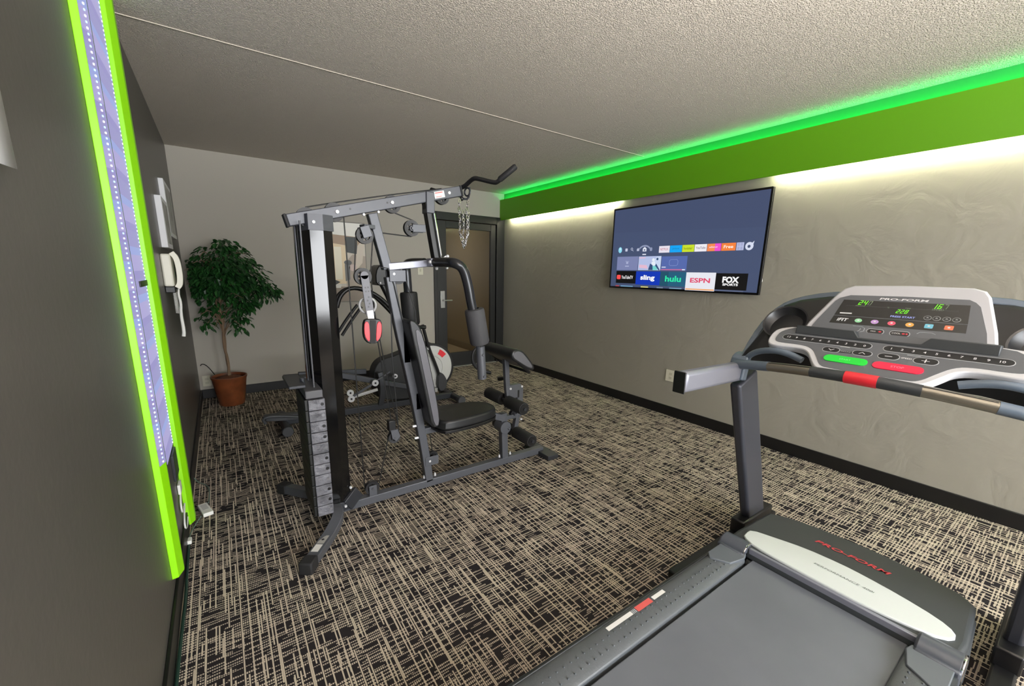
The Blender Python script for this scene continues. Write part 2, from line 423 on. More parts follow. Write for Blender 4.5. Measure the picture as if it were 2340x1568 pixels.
# ------------------------------------------------------------------ green light trim on the left wall
def vprism(mb, prof, z0, z1):
    return mb.prism(prof, Fr((0, 0, 0), (1, 0, 0), (0, 1, 0)), z0, z1)
o = vprism(MB(), [(XL, 1.938), (-.259, 1.942), (-.244, 1.985), (-.244, 2.0), (XL, 2.0)], .15, ZC).build('trim_2', M_green, flat=True, bevel=.002, origin=(XL, 1.97, .15))
tag(o, 'lime green upright board nearer the camera on the dark wall', 'trim', kind='structure')
o = vprism(MB(), [(XL, 2.60), (-.262, 2.603), (-.243, 2.640), (-.243, 2.69), (XL, 2.69)], .02, ZC).build('trim_3', M_green, flat=True, bevel=.002, origin=(XL, 2.65, .02))
tag(o, 'lime green upright board farther along, nearer the wall phone', 'trim', kind='structure')
M_led = emis('lavender_led_glow', '#9f9bcb', 1.0); M_ledd = emis('led_diode_white', '#ffffff', 3.2); M_ledc = emis('led_diode_cyan', '#9fd4ff', 2.6)
TAPE = [M_led, emis('led_glow_blue', '#9ba6da', 1.05), emis('led_glow_pale', '#aba4d2', 1.05), emis('led_glow_violet', '#9c95ca', 1.0)]
def led_side(name, fr, w, z0, z1, du, label, tapemat, pitch=.0165):
    o = thing(name, fr(w / 2, z0), label, 'light strip', 'vertical light strips')
    mb = MB(); z = z0; k = 0
    while z < z1:
        zz = min(z + pitch * 2, z1); mb.use(TAPE[(k * 7 + k // 3) % 4]); mb.prism([(0, z), (w, z), (w, zz), (0, zz)], fr, .0005, .002); z = zz; k += 1
    mb.build('led_glow_tape', None, o, flat=True)
    mb = MB(); z = z0 + .01; k = 0
    while z < z1 - .01:
        mb.use(M_ledd if k % 2 == 0 else M_ledc); mb.prism([(du - .0026, z - .0026), (du + .0026, z - .0026), (du + .0026, z + .0026), (du - .0026, z + .0026)], fr, .002, .004)
        z += pitch; k += 1
    mb.build('diode_row', None, o, flat=True)
    return o
frA = Fr((-.259, 1.942, 0), (.015, .043, 0), (0, 0, 1))
led_side('led_strip', frA, .044, .635, ZC - .01, .024, 'lavender LED strip stuck on the nearer green board', M_led)
frB = Fr((XL, 2.0, 0), (0, 1, 0), (0, 0, 1))
o = led_side('led_strip', Fr((XL, 2.30, 0), (0, 1, 0), (0, 0, 1)), .295, .50, ZC - .01, .272, 'LED diode row and wide lavender glow band on the wall against the farther green board', M_led)  # wide band glows itself, standing for LED light on the wall
# strip clip and lower connectors
mb = MB(); mb.box((XL + .003, 2.36, 1.29), (XL + .008, 2.58, 1.315)); tag(mb.build('strip_clip', M_black, origin=(XL, 2.47, 1.29)), 'small black clip across the wide lavender glow band', 'clip')
o = thing('led_connector', (XL, 2.5, .3), 'grey connector with curled white leads below the LED strip', 'connector')
MB().box((XL, 2.42, .36), (XL + .012, 2.56, .49)).build('connector_body', M_framed, o, bevel=.002)
mb = MB(); mb.box((XL + .002, 2.47, .265), (XL + .014, 2.54, .315)); mb.build('plug', M_white, o, bevel=.002)
mb = MB(); mb.tube([(XL + .008, 2.5, .27), (XL + .01, 2.42, .23), (XL + .01, 2.43, .18), (XL + .01, 2.52, .175)], .004, 8, smooth=2)
mb.tube([(XL + .01, 2.56, .17), (XL + .012, 2.44, .14), (XL + .012, 2.42, .10), (XL + .012, 2.50, .065), (XL + .012, 2.58, .08)], .004, 8, smooth=2); mb.build('lead', M_white, o)
# controller box on carpet
o = thing('led_controller', (-.205, 2.76, 0), 'small white LED controller box lying on the carpet by the green boards', 'controller box')
Mx = Matrix.Translation((-.205, 2.76, 0)) @ Matrix.Rotation(math.radians(14), 4, 'Z')
MB().box((-.024, -.075, 0), (.024, .06, .022), Mx).build('case', M_white, o, bevel=.003)
MB().box((-.014, -.03, .022), (.014, .04, .0225), Mx).build('rating_label', mat('label_grey', '#c9c8c6', .6), o, flat=True)
mb = MB(); mb.tube([(-.19, 2.83, .012), (-.185, 2.95, .008), (-.195, 3.09, .006), (-.25, 3.17, .006), (-.268, 3.2, .03)], .0035, 8, smooth=2)
mb.tube([(-.222, 2.69, .01), (-.245, 2.62, .006), (-.265, 2.53, .006), (-.268, 2.42, .01)], .0035, 8, smooth=2); mb.build('cable', mat('grey_green_cable', '#5e6f66', .5), o)
mb = MB(); mb.tube([(-.262, 2.44, .02), (-.262, 2.2, .007), (-.257, 2.0, .006), (-.26, 1.8, .006), (-.262, 1.4, .006), (-.262, .6, .006), (-.262, -1, .006)], .006, 8, smooth=2)
tag(mb.build('power_cord', mat('dark_green_cord', '#16332a', .5), origin=(-.262, 1.8, 0)), 'dark green cord running along the base of the dark wall', 'cord')
mb = MB().box((-.268, 2.40, .02), (-.25, 2.44, .04)); tag(mb.build('cord_clip', M_white, bevel=.003, origin=(-.262, 2.42, .02)), 'tiny white cord clip just above the carpet by the green board', 'clip')

# frames, paper, phone on left wall
def wall_frame(y0, y1, z0, z1, dpt, label):
    o = thing('wall_picture', (XL, (y0 + y1) / 2, z0), label, 'picture', 'framed sheets on the dark wall')
    MB().box((XL, y0, z0), (XL + dpt, y1, z1)).build('canvas', M_paper, o, bevel=.002)
    MB().box((XL + dpt, y0 + .03, z0 + .03), (XL + dpt + .001, y1 - .03, z1 - .03)).build('print', mat('grey_print', '#8e8d8b', .5, var=('#bdbcba', 9, .4, .6)), o, flat=True)
wall_frame(3.60, 3.99, 1.50, 1.825, .034, 'white-edged picture on the dark wall, nearer and lower of two')
wall_frame(4.06, 4.62, 1.60, 2.0, .03, 'white-edged picture on the dark wall, farther and higher of two')
o = thing('wall_notice', (XL, 1.08, 1.4), 'white paper notice on the dark wall at the edge of the picture', 'notice')
mb = MB(); nr = 8
fr = Fr((XL, 0, 0), (0, 1, 0), (0, 0, 1))
vs = []
for j in range(2):
    for i in range(nr + 1):
        t = i / nr; vs.append(V(XL + .004 + .02 * t ** 3 + j * .001, .72 + .367 * t, 0))
def sheet(z): return [V(v.x, v.y, z) for v in vs[:nr + 1]]
a, b = sheet(1.534), sheet(1.95)
mb.add(a + b, [(i, i + 1, nr + 2 + i, nr + 1 + i) for i in range(nr)])
sh = mb.build('paper_sheet', M_paper, o); sm = sh.modifiers.new('t', 'SOLIDIFY'); sm.thickness = .001
# phone
o = thing('wall_phone', (XL, 3.45, 1.2), 'cream wall telephone with a coiled cord on the dark wall', 'telephone')
cream = mat('cream_plastic', '#e3dfd0', .4)
MB().box((XL, 3.38, 1.255), (XL + .05, 3.56, 1.455)).build('phone_base', cream, o, bevel=.01)
MB().box((XL, 3.40, 1.215), (XL + .05, 3.54, 1.254)).build('hook_cradle', M_black, o, bevel=.004)
mb = MB(); mb.tube([(XL + .06, 3.44, 1.245), (XL + .078, 3.44, 1.27), (XL + .083, 3.44, 1.35), (XL + .078, 3.44, 1.43), (XL + .055, 3.44, 1.465)], 0, smooth=2, sq=(.05, .030, (0, 0, 1)))
lab(mb.build('handset', cream, o, bevel=.008), 'cream handset')
pts = [(XL + .04 + .009 * math.cos(t * .75), 3.48 + .009 * math.sin(t * .75), 1.23 - t * .0009) for t in range(170)]
MB().tube(pts, .003, 6).build('coiled_cord', M_white, o)
MB().tube([(XL + .065, 3.44, 1.24), (XL + .06, 3.42, 1.20), (XL + .067, 3.42, 1.15), (XL + .058, 3.41, 1.08), (XL + .062, 3.40, .97), (XL + .056, 3.40, .935)], (.005, .011), 8, smooth=2).build('hanging_cord', M_white, o)

# ------------------------------------------------------------------ green fascia with LED lighting on the right wall
XBX = 3.498
o = MB().box((XBX, YF, 2.125), (XBX + .016, YB, 2.409)).box((XBX + .016, YF, 2.19), (XR, YB, 2.34)).build('trim_4', M_greenf, flat=True, bevel=.002, origin=(XBX, 1, 2.125))  # second box: hidden divider, added to keep green and white light apart
tag(o, 'long lime green fascia board along the top of the television wall', 'fascia', kind='structure')
M_lg = emis('green_led', '#00ff70', 24); M_lw = emis('warm_white_led', '#fff8de', 105)
def cove(y0, y1, z, m, label, ax):
    o = thing('cove_light', (3.53, (y0 + y1) / 2, z), label, 'light strip')
    b = MB()
    b.box((3.517, y0, z - .006), (3.523, y1, z + .006)); b.build('strip_backing', M_white, o, flat=True)
    b = MB(); b.box((3.523, y0, z - .006), (3.537, y1, z + .006)); b.build('diode_strip', m, o, flat=True)
cove(-2.9, 5.3, 2.395, M_lg, 'green LED strip glowing on the ceiling above the fascia', 0)
cove(3.15, 5.15, 2.145, M_lw, 'warm white LED strip under the fascia near the glass door', 0)
cove(-2.9, 1.60, 2.145, M_lw, 'warm white LED strip under the fascia on the treadmill side of the television', 0)

o = MB().box((XR - .004, YF, 2.345), (XR, YB, ZC - .001)).build('wall_glow_strip', mat('green_glow_tint', '#2a8f4c', .5), flat=True, origin=(XR, 1, 2.4)); tag(o, 'narrow wall strip coloured with the green LED glow between the fascia and the ceiling', 'trim', kind='structure')  # green LED glow on the wall, put into the strip's colour
# ------------------------------------------------------------------ television
tv = thing('television', (3.49, 2.372, 1.64), 'large flat television showing a streaming menu on the greige wall', 'television')
frT = Fr((3.517, 2.372, 1.64), (0, -1, 0), (0, 0, 1))
MB().box((3.517, 2.372 - .78, 1.237), (3.545, 2.372 + .78, 2.052)).build('casing', M_black, tv, bevel=.004)
MB().box((3.545, 2.1, 1.4), (3.576, 2.65, 1.85)).build('wall_bracket', M_framed, tv, flat=True)
def scr(name, col, s=1.0): return emis('screen_' + name, col, s)
mb = MB(); mb.use(mat('screen_bezel', '#08080a', .25)); mb.prism(rrect(-.78, -.403, .78, .412, .008), frT, 0, .004); mb.build('bezel', None, tv, flat=True)
S = MB()
S.use(scr('bg', '#44506f', 1)).face([(-.762, -.385), (.765, -.385), (.765, .395), (-.762, .395)], frT, .005)
# gradient bands of the wallpaper
S.use(scr('bg2', '#424d6c', 1)).face([(-.762, .17), (.765, .12), (.765, .395), (-.762, .395)], frT, .0052)
def q(u0, v0, u1, v1, c, n=.006, sk=0): S.use(scr(c, '#' + c, 1)).face([(u0, v0), (u1, v0), (u1 + sk, v1), (u0 + sk, v1)], frT, n)
def tx(u, v, t, c, w=None, h=None, n=.0068, b=.02): S.use(scr(c, '#' + c, 1)).text(frT, u, v, t, w=w, h=h, n=n, bold=b)
rowv = (-.050, .012)
for u0, u1, c in ((-.182, -.066, 'e8e2ee'), (-.062, .062, '0aa4f4'), (.066, .184, 'c9e02a'), (.188, .302, 'efecf2'), (.306, .428, 'f58b52'), (.432, .552, 'f5823c'), (.558, .617, 'b9bfe0')):
    q(u0, rowv[0], u1, rowv[1], c)
q(.375, rowv[0], .428, rowv[1], 'f04fd0', .0062)
tx(-.124, -.018, 'NETFLIX', 'c98a9a', .09, .022); tx(.0, -.018, 'prime', '0884c8', .07, .02); tx(.125, -.018, 'hotstar', '8c9c10', .085, .022); tx(.245, -.018, 'YouTube', '8a7f92', .09, .02)
tx(.362, -.018, 'sling', 'fbd6e6', .075, .02); tx(.492, -.018, 'Free', 'fff2e4', .08, .026)
for k in range(2):
    for j in range(2): q(.566 + k * .024, -.045 + j * .03, .584 + k * .024, -.022 + j * .03, 'a4abd0', .0064)
S.use(scr('d6dcef', '#d6dcef')).face(disc(.66, -.02, .032), frT, .006); S.use(scr('bg', '#44506f')).face(disc(.658, -.022, .012), frT, .0064)
S.use(scr('d6dcef', '#d6dcef')).face([(.672, 0), (.695, .02), (.688, -.012)], frT, .006)
S.use(scr('8fd8ee', '#8fd8ee')).face(disc(-.66, -.010, .024, 20, .030), frT, .006)
S.use(scr('cfeff8', '#cfeff8')).face(disc(-.66, .0, .010), frT, .0064)
S.use(scr('c6cbe0', '#c6cbe0')).face(rrect(-.592, -.026, -.562, .004, .006), frT, .006)
S.use(scr('b4bad2', '#b4bad2')).add(*(lambda m: ([v for v in m.v], m.f))(MB().torus(frT(-.508, -.004, .006), (1, 0, 0), .011, .003, 14, 4)))
S.face([(-.503, -.014), (-.490, -.028), (-.486, -.024), (-.499, -.010)], frT, .0062)
S.face([(-.445, -.026), (-.415, -.026), (-.415, -.004), (-.445, -.004)], frT, .006); S.face([(-.438, -.004), (-.43, .006), (-.422, -.004)], frT, .006)
S.use(scr('dfe4f2', '#dfe4f2')).face([(-.372, -.032), (-.328, -.032), (-.328, -.004), (-.35, .012), (-.372, -.004)], frT, .006)
S.use(scr('bg', '#44506f')).face(disc(-.35, -.018, .008), frT, .0064)
arc = [(-.35 + .085 * math.cos(t), -.045 + .075 * math.sin(t)) for t in [math.radians(35 + 11 * i) for i in range(11)]]
arc2 = [(-.35 + .07 * math.cos(t), -.045 + .06 * math.sin(t)) for t in [math.radians(145 - 11 * i) for i in range(11)]]
S.use(scr('8d96b4', '#8d96b4')).face(arc + arc2, frT, .006)
S.face(rrect(-.288, -.03, -.26, .004, .01), frT, .006)
q(-.372, -.066, -.328, -.056, 'dfe4f2')
q(-.690, -.215, -.418, -.078, '7b83ad'); tx(-.555, -.128, 'Apps', 'a9b0d2', h=.022, b=0); q(-.568, -.152, -.542, -.132, 'a9b0d2', .0064); q(-.58, -.18, -.53, -.17, 'a9b0d2', .0064)
q(-.412, -.215, -.148, -.080, 'b3bfe4')
S.use(scr('c8d6f0', '#c8d6f0')).face([(-.30, -.215), (-.20, -.085), (-.148, -.085), (-.148, -.215)], frT, .0062)
S.use(scr('e2b9cf', '#e2b9cf')).face([(-.405, -.10), (-.33, -.098), (-.33, -.088), (-.405, -.09)], frT, .0063); S.face([(-.40, -.19), (-.29, -.20), (-.31, -.165), (-.40, -.16)], frT, .0063)
S.use(scr('33507a', '#33507a')).face([(-.29, -.213), (-.27, -.15), (-.24, -.165), (-.235, -.213)], frT, .0065); S.face(disc(-.19, -.108, .012), frT, .0065); S.face([(-.2, -.15), (-.152, -.213), (-.17, -.213), (-.21, -.17)], frT, .0065)
S.use(scr('74d0cc', '#74d0cc')).face([(-.25, -.213), (-.245, -.175), (-.2, -.17), (-.18, -.213)], frT, .0064)
S.use(scr('e6eef8', '#e6eef8')).face(disc(-.235, -.115, .016), frT, .0066); S.face([(-.255, -.135), (-.215, -.13), (-.21, -.165), (-.25, -.17)], frT, .0064)
q(-.142, -.215, .128, -.085, '5569ab'); S.use(scr('7f92cc', '#7f92cc')).add(*(lambda m: (m.v, m.f))(MB().tube([frT(*p, .0062) for p in rrect(-.055, -.17, .035, -.115, .018) + [rrect(-.055, -.17, .035, -.115, .018)[0]]], .0022, 4)))
q(-.135, -.19, -.09, -.18, 'c9cfe6', .0064); q(-.14, -.213, .085, -.203, 'c46a96', .0064); q(.085, -.213, .115, -.203, 'e4e6f0', .0064)
q(-.690, -.350, -.430, -.224, '07070a'); q(-.430, -.358, -.142, -.226, '0b36b4'); q(-.142, -.362, .134, -.228, '1f5068'); q(.134, -.390, .414, -.231, 'e7e8f0'); q(.414, -.372, .682, -.235, '030306')
q(-.05, -.362, .134, -.228, '235c7a', .0062)
S.use(scr('ff5050', '#ff5050')).face(rrect(-.68, -.31, -.628, -.265, .012), frT, .0064); tx(-.542, -.288, 'YouTubeTV', 'f4f2f4', .15, .034)
tx(-.288, -.292, 'sling', 'ffffff', .17, .062, b=.035); tx(0, -.292, 'hulu', '30e8a8', .17, .056, b=.03); tx(.272, -.300, 'ESPN', 'e0486c', .19, .042, b=.03); tx(.545, -.288, 'FOX', 'f8f8f8', .14, .052, b=.05); tx(.545, -.328, 'SPORTS', 'f8f8f8', .13, .02, b=.04)
for u0, u1, c in ((-.69, -.64, 'b04850'), (-.62, -.46, '6f9cc0'), (-.36, -.27, 'd8d080'), (-.17, -.10, '7a8ca0'), (-.03, .10, '6f93ac'), (.14, .41, 'f0a868'), (.42, .66, '5a6480')):
    q(u0, -.385, u1, -.374, c, .0066)
S.build('screen', None, tv, flat=True)
mb = MB(); mb.box((3.55, 1.66, 1.243), (3.57, 1.70, 1.30)); mb.tube([(3.555, 1.62, 1.45), (3.56, 1.60, 1.35), (3.56, 1.64, 1.25)], .004, 6); mb.build('cable', M_white, tv)

# ------------------------------------------------------------------ multi gym
YG = 2.315
gym = thing('multi_gym', (1.0, YG, 0), 'grey and black home gym station with weight stack, seat and cable pulleys', 'exercise machine')
G = lambda nm, mb, m=None, p=None, **k: mb.build(nm, m, p or gym, **k)
GE = lambda nm, mb, m=None, **k: mb.each(nm, m, gym, **k)
# base
mb = MB(); mb.bar((.43, YG, .036), (1.93, YG, .036), .05, .05)
G('base_beam', mb, M_frame, bevel=.004)
mb = MB(); mb.bar((.40, 2.18, .075), (.40, 2.45, .075), .055, .05); G('base_crossbar', mb, M_frame, bevel=.004)
for sgn in (-1, 1):
    y = lambda t: YG + sgn * t
    mb = MB(); mb.tube([(.40, y(.10), .078), (.395, y(.155), .072), (.365, y(.20), .055), (.32, y(.255), .034), (.215, y(.40), .034)], 0, smooth=2, sq=(.055, .05, (0, 0, 1)))
    f = G('floor_foot', mb, M_frame, bevel=.004)
    mb = MB(); mb.bar((.222, y(.392), .034), (.182, y(.447), .034), .064, .062); lab(G('end_cap', mb, M_rubber, f, bevel=.008), 'black rubber end cap')
    if sgn < 0:
        D = V(.105, .145, 0).normalized(); a = V(.235, y(.372), .0602)
        frd = lambda u, v, n=0: a + D * u + V(-D.y, D.x, 0) * v + V(0, 0, n)
        mb = MB().face([(0, -.018), (.055, -.018), (.055, .018), (0, .018)], frd, .0008); lab(G('warning_sticker', mb, M_sticker, f, flat=True), 'white sticker')
        mb = MB(); mb.use(mat('sticker_grey', '#a9a5a0', .5)).face([(.06, -.018), (.125, -.018), (.125, .018), (.06, .018)], frd, .0008); mb.use(M_black).face(disc(.092, 0, .007), frd, .0012); G('spec_sticker', mb, None, f, flat=True)
mb = MB(); mb.bar((1.93, 2.17, .02), (1.93, 2.47, .02), .10, .035); G('front_stabiliser', mb, M_framed, bevel=.004)
# upright shrouds (front and rear) as folded covers
mb = MB(); fr0 = Fr((0, 0, 0), (1, 0, 0), (0, 1, 0))
mb.prism([(.362, 2.36), (.3855, 2.257), (.446, 2.25), (.491, 2.272), (.487, 2.35)], fr0, .10, 1.60); G('front_shroud', mb, M_gloss, angle=15)
mb = MB(); mb.prism([(.345, 2.49), (.345, 2.44), (.385, 2.42), (.44, 2.42), (.44, 2.52), (.39, 2.53)], fr0, .10, 1.60); G('rear_shroud', mb, M_gloss, bevel=.003)
mb = MB(); mb.prism([(.356, 2.37), (.380, 2.251), (.446, 2.243), (.498, 2.268), (.493, 2.36)], fr0, 1.563, 1.638)
G('top_bracket', mb, M_frame, angle=15)
mb = MB(); mb.prism([(.384, 2.25), (.442, 2.243), (.498, 2.265), (.50, 2.35), (.40, 2.35)], fr0, .045, .10); mb.bar((.48, 2.26, .13), (.52, 2.28, .06), .02, .10); G('bottom_bracket', mb, M_framed, bevel=.003)
mb = MB()
for p, a in (((.405, 2.249, 1.60), (-.1, -1, 0)), ((.452, 2.243, .075), (0, -1, 0)), ((.49, 2.262, .17), (0, -1, 0))): bolt(mb, p, a, .009, .007)
GE('bracket_bolt', mb, M_zinc)
for y in (2.235, 2.40):
    MB().cyl((.342, y, .12), (.342, y, 1.60), .0045, n=12).build('guide_rod', mat('dull_steel_rod', '#5a5a5e', .4, .6), gym)
# weight stack
zs = .10
for k in range(11):
    h = .0585; z0 = zs + k * h
    mb = MB(); mb.use(M_weights); fz = Fr((0, 0, z0), (1, 0, 0), (0, 1, 0))
    y0, y1, x0, x1 = 2.165, 2.455, .283, .376
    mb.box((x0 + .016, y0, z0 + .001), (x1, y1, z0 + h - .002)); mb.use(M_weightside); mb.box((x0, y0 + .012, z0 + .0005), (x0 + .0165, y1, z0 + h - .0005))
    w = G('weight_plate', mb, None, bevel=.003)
    mb = MB(); mb.cyl((.362, y0 + .001, z0 + .03), (.362, y0 - .0015, z0 + .03), .008, n=14)
    mb.build('selector_hole', M_black if k % 3 else mat('hole_rim', '#8c8c90', .3, .6), w)
mb = MB(); mb.box((.29, 2.17, zs + 11 * .0585 + .004), (.37, 2.45, zs + 11 * .0585 + .045)); G('top_weight_plate', mb, mat('charcoal_top_plate', '#4a4a4e', .45), bevel=.004)
mb = MB(); mb.box((.225, 2.20, .80), (.30, 2.46, .815)); mb.cyl((.30, 2.30, .79), (.30, 2.30, .83), .012); G('guide_bushing_plate', mb, M_framed, bevel=.003)
# top beam (rises away from the stack)
A, B = V(.300, YG, 1.603), V(1.225, YG, 1.843)
mb = MB(); mb.bar(A, B, .05, .057); G('top_beam', mb, M_frame, bevel=.004)
dd = (B - A).normalized()
mb = MB(); mb.bar(A - dd * .012, A + dd * .001, .054, .061); mb.bar(B, B + dd * .012, .054, .061); GE('beam_end_cap', mb, M_rubber, bevel=.003)
# sticker & bolts on the beam
Ub = Fr(A + V(0, -.0255, 0), dd, (-dd.z, 0, dd.x))
mb = MB(); mb.use(M_sticker).prism(rrect(.78, -.018, .845, .018, .002), Ub, 0, .001); mb.use(mat('sticker_red', '#d0534c', .5)).face([(.787, .008), (.835, .008), (.835, .013), (.787, .013)], Ub, .0014); mb.face([(.787, -.012), (.825, -.012), (.825, -.009), (.787, -.009)], Ub, .0014)
lab(G('warning_sticker', mb, None, flat=True), 'white sticker with red print')
mb = MB()
for u in (.105, .232, .525, .875): bolt(mb, Ub(u, 0, 0), (0, -1, 0), .011, .008)
for u, v in ((.36, -.034), (.44, -.034)): bolt(mb, Ub(u, v, -.01), (0, -1, 0), .008, .01)
GE('beam_bolt', mb, M_zinc)
mb = MB(); mb.use(M_black)
for u in (.30, .50): mb.cyl(Ub(u, .003, .0), Ub(u, .003, .001), .005, n=10)
GE('beam_hole', mb, M_black, flat=True)
def pulley(c, r=.046, yo=0, name='pulley'):
    """grooved wheel on a y axis, hub as its sub-part"""
    x, z = c; y = YG + yo
    mb = MB(); mb.lathe([(r * .62, -.012), (r, -.013), (r, -.008), (r * .86, -.002), (r * .86, .002), (r, .008), (r, .013), (r * .62, .012)], (x, y, z), (0, 1, 0), 28, cap=False)
    for k in range(6):
        t = 2 * PI * k / 6; a = V(x + math.cos(t) * r * .25, y, z + math.sin(t) * r * .25); b = V(x + math.cos(t) * r * .68, y, z + math.sin(t) * r * .68); mb.bar(a, b, .012, .008, (0, 1, 0))
    o = G(name, mb, M_pull)
    mb = MB(); mb.cyl((x, y - .017, z), (x, y + .017, z), r * .32, n=16); bolt(mb, (x, y - .017, z), (0, -1, 0), .010, .009); mb.build('pulley_hub', M_pullh, o)
    return o
pulley((.385, 1.625)); pulley((.515, 1.660)); pulley((.815, 1.728)); pulley((1.112, 1.80), .043)
pulley((.922, 1.612), .044); pulley((.650, 1.555), .044, -.035); pulley((.622, 1.345), .044, -.06); pulley((.833, 1.345), .042)
pulley((.622, .105), .042, -.0); pulley((.768, .395), .036, 0); pulley((1.03, .19), .036, .035)
# brackets for pulleys
mb = MB()
mb.bar((.922, YG - .02, 1.612), (1.0, YG - .02, 1.615), .006, .042); mb.bar((.922, YG + .02, 1.612), (1.0, YG + .02, 1.615), .006, .042)
mb.bar((.645, YG - .06, 1.60), (.662, YG - .06, 1.545), .006, .048, (1, 0, 0)); mb.bar((.645, YG - .012, 1.60), (.662, YG - .012, 1.545), .006, .048, (1, 0, 0)); mb.bar((.64, YG - .035, 1.60), (.70, YG - .02, 1.60), .05, .02)
mb.box((.775, YG - .034, 1.318), (.868, YG - .026, 1.382)); mb.box((.775, YG + .026, 1.318), (.868, YG + .034, 1.382))
mb.box((.600, YG - .022, .055), (.645, YG - .017, .125)); mb.box((.600, YG + .017, .055), (.645, YG + .022, .125))
GE('pulley_bracket', mb, M_frame, bevel=.002)
mb = MB(); mb.prism([(.745, .44), (.785, .45), (.80, .40), (.775, .375), (.752, .395)], XZ(YG - .022), -.003, .003); mb.prism([(.745, .44), (.785, .45), (.80, .40), (.775, .375), (.752, .395)], XZ(YG + .022), -.003, .003); mb.box((.745, YG - .022, .435), (.785, YG + .022, .447)); c = G('floating_pulley_housing', mb, M_frame)
MB().box((.735, YG - .02, .44), (.778, YG + .02, .505)).build('cable_stop', M_black, c, bevel=.004)
# masts
mb = MB(); mb.bar((.703, YG, 1.672), (.772, YG, 1.385), .048, .05, (1, 0, 0)); G('upper_mast', mb, M_frame, bevel=.004)
mb = MB(); mb.tube([(.985, YG, .045), (.955, YG, .30), (.905, YG, .62), (.865, YG, .84), (.818, YG, 1.09), (.782, YG, 1.345)], 0, smooth=2, sq=(.05, .05, (1, 0, 0))); G('lower_mast', mb, M_frame, bevel=.004)
mb = MB()
for p in ((.935, YG - .03, .44), (.945, YG - .03, .36)): mb.cyl((p[0] - .05, YG - .01, p[2]), (p[0] - .025, YG - .01, p[2]), .008, n=8)
bolt(mb, (.985, YG - .025, .19), (0, -1, 0), .01); bolt(mb, (.955, YG - .0, .068), (0, 0, 1), .008, .02); bolt(mb, (1.03, YG - .0, .066), (0, 0, 1), .008, .02); bolt(mb, (.80, YG - .03, 1.36), (0, -1, 0), .009)
bolt(mb, (1.535, YG, .066), (0, 0, 1), .008, .02); bolt(mb, (1.63, YG, .066), (0, 0, 1), .008, .02)
GE('mast_bolt', mb, M_zinc)
mb = MB(); mb.box((.955, YG - .03, .16), (1.045, YG - .025, .22)); mb.box((.955, YG + .05, .16), (1.045, YG + .055, .22)); GE('low_pulley_bracket', mb, M_frame, bevel=.002)
# hanging front post, pivot crossbar and press arms
mb = MB(); mb.box((1.003, YG - .034, 1.700), (1.053, YG + .034, 1.815)); G('post_bracket', mb, M_frame, bevel=.004)
mb = MB(); mb.bar((1.022, YG, 1.76), (1.075, YG, 1.44), .05, .05, (1, 0, 0)); G('hanging_post', mb, M_black, bevel=.003)
MB().cyl((1.045, YG - .04, 1.70), (1.088, YG - .04, 1.44), .006, n=10).build('locking_rod', M_chrome, gym)
mb = MB(); mb.bar((.775, YG, 1.398), (1.06, YG, 1.428), .05, .04); G('pivot_arm', mb, M_uprl, bevel=.004)
mb = MB(); mb.cyl((1.06, 2.16, 1.425), (1.06, 2.50, 1.425), .022, n=18); G('pivot_axle', mb, M_black)
mb = MB(); mb.bar((1.00, YG - .05, 1.428), (1.09, YG - .05, 1.428), .06, .045); G('pivot_sleeve', mb, M_uprl, bevel=.003)
mb = MB(); mb.tube([(1.085, YG - .06, 1.45), (1.105, YG - .07, 1.47), (1.12, YG - .06, 1.445)], .005, 8, smooth=2)
for p in ((.995, YG - .082, 1.43), (1.035, YG - .08, 1.395), (1.1, YG - .08, 1.40), (1.11, YG - .07, 1.465)): mb.ball(p, .010, 10)
GE('locking_pin', mb, M_zinc)
for yA in (2.02, 2.61):
    dx = 0 if yA < 2.3 else -.14          # the rear arm hangs slightly behind the front one
    mb = MB(); e = (1.06, yA if yA < 2.3 else yA, 1.425)
    X = lambda x: x + dx
    yi = YG - .08 if yA < 2.3 else YG + .08
    if yA < 2.3:
        pts = [(1.03, yi, 1.428), (1.04, (yi + yA) / 2, 1.428), (1.04, yA, 1.425), (1.09, yA, 1.40), (1.12, yA, 1.31), (1.14, yA, 1.20), (1.175, yA, 1.08), (1.20, yA, .96)]
    else:
        pts = [(1.03, yi, 1.428), (1.0, yA - .05, 1.43), (.995, yA, 1.415), (1.0, yA, 1.34), (1.005, yA, 1.20), (1.01, yA, 1.08), (1.02, yA, .96)]
    mb.tube(pts, .027, 16, smooth=2); arm = G('press_arm', mb, M_gloss if False else mat('gloss_charcoal_tube', '#2c2d30', .25, .4))
    if yA < 2.3: a, b, c_ = (1.158, yA, 1.178), (1.197, yA, .975), (1.212, yA, .765)
    else: a, b, c_ = (1.006, yA, 1.245), (1.02, yA, 1.03), (1.03, yA, .84)
    mb = MB(); a_, b_ = V(*a), V(*b); mb.lathe([(.028, 0), (.052, .004), (.056, .015), (.056, (b_ - a_).length - .012), (.05, (b_ - a_).length), (.026, (b_ - a_).length)], a_, (b_ - a_), 28, cap=False)
    lab(mb.build('foam_grip', M_foam if yA < 2.3 else M_foamd, arm), 'thick charcoal foam grip')
    mb = MB(); mb.cyl(b, c_, .026, n=18); bolt(mb, V(*b).lerp(V(*c_), .3) + V(-.0, -.026, 0), (0, -1, 0), .008); bolt(mb, V(*b).lerp(V(*c_), .92) + V(0, -.026, 0), (0, -1, 0), .008); lab(mb.build('arm_end_tube', M_frame, arm), 'grey lower tube of the arm')
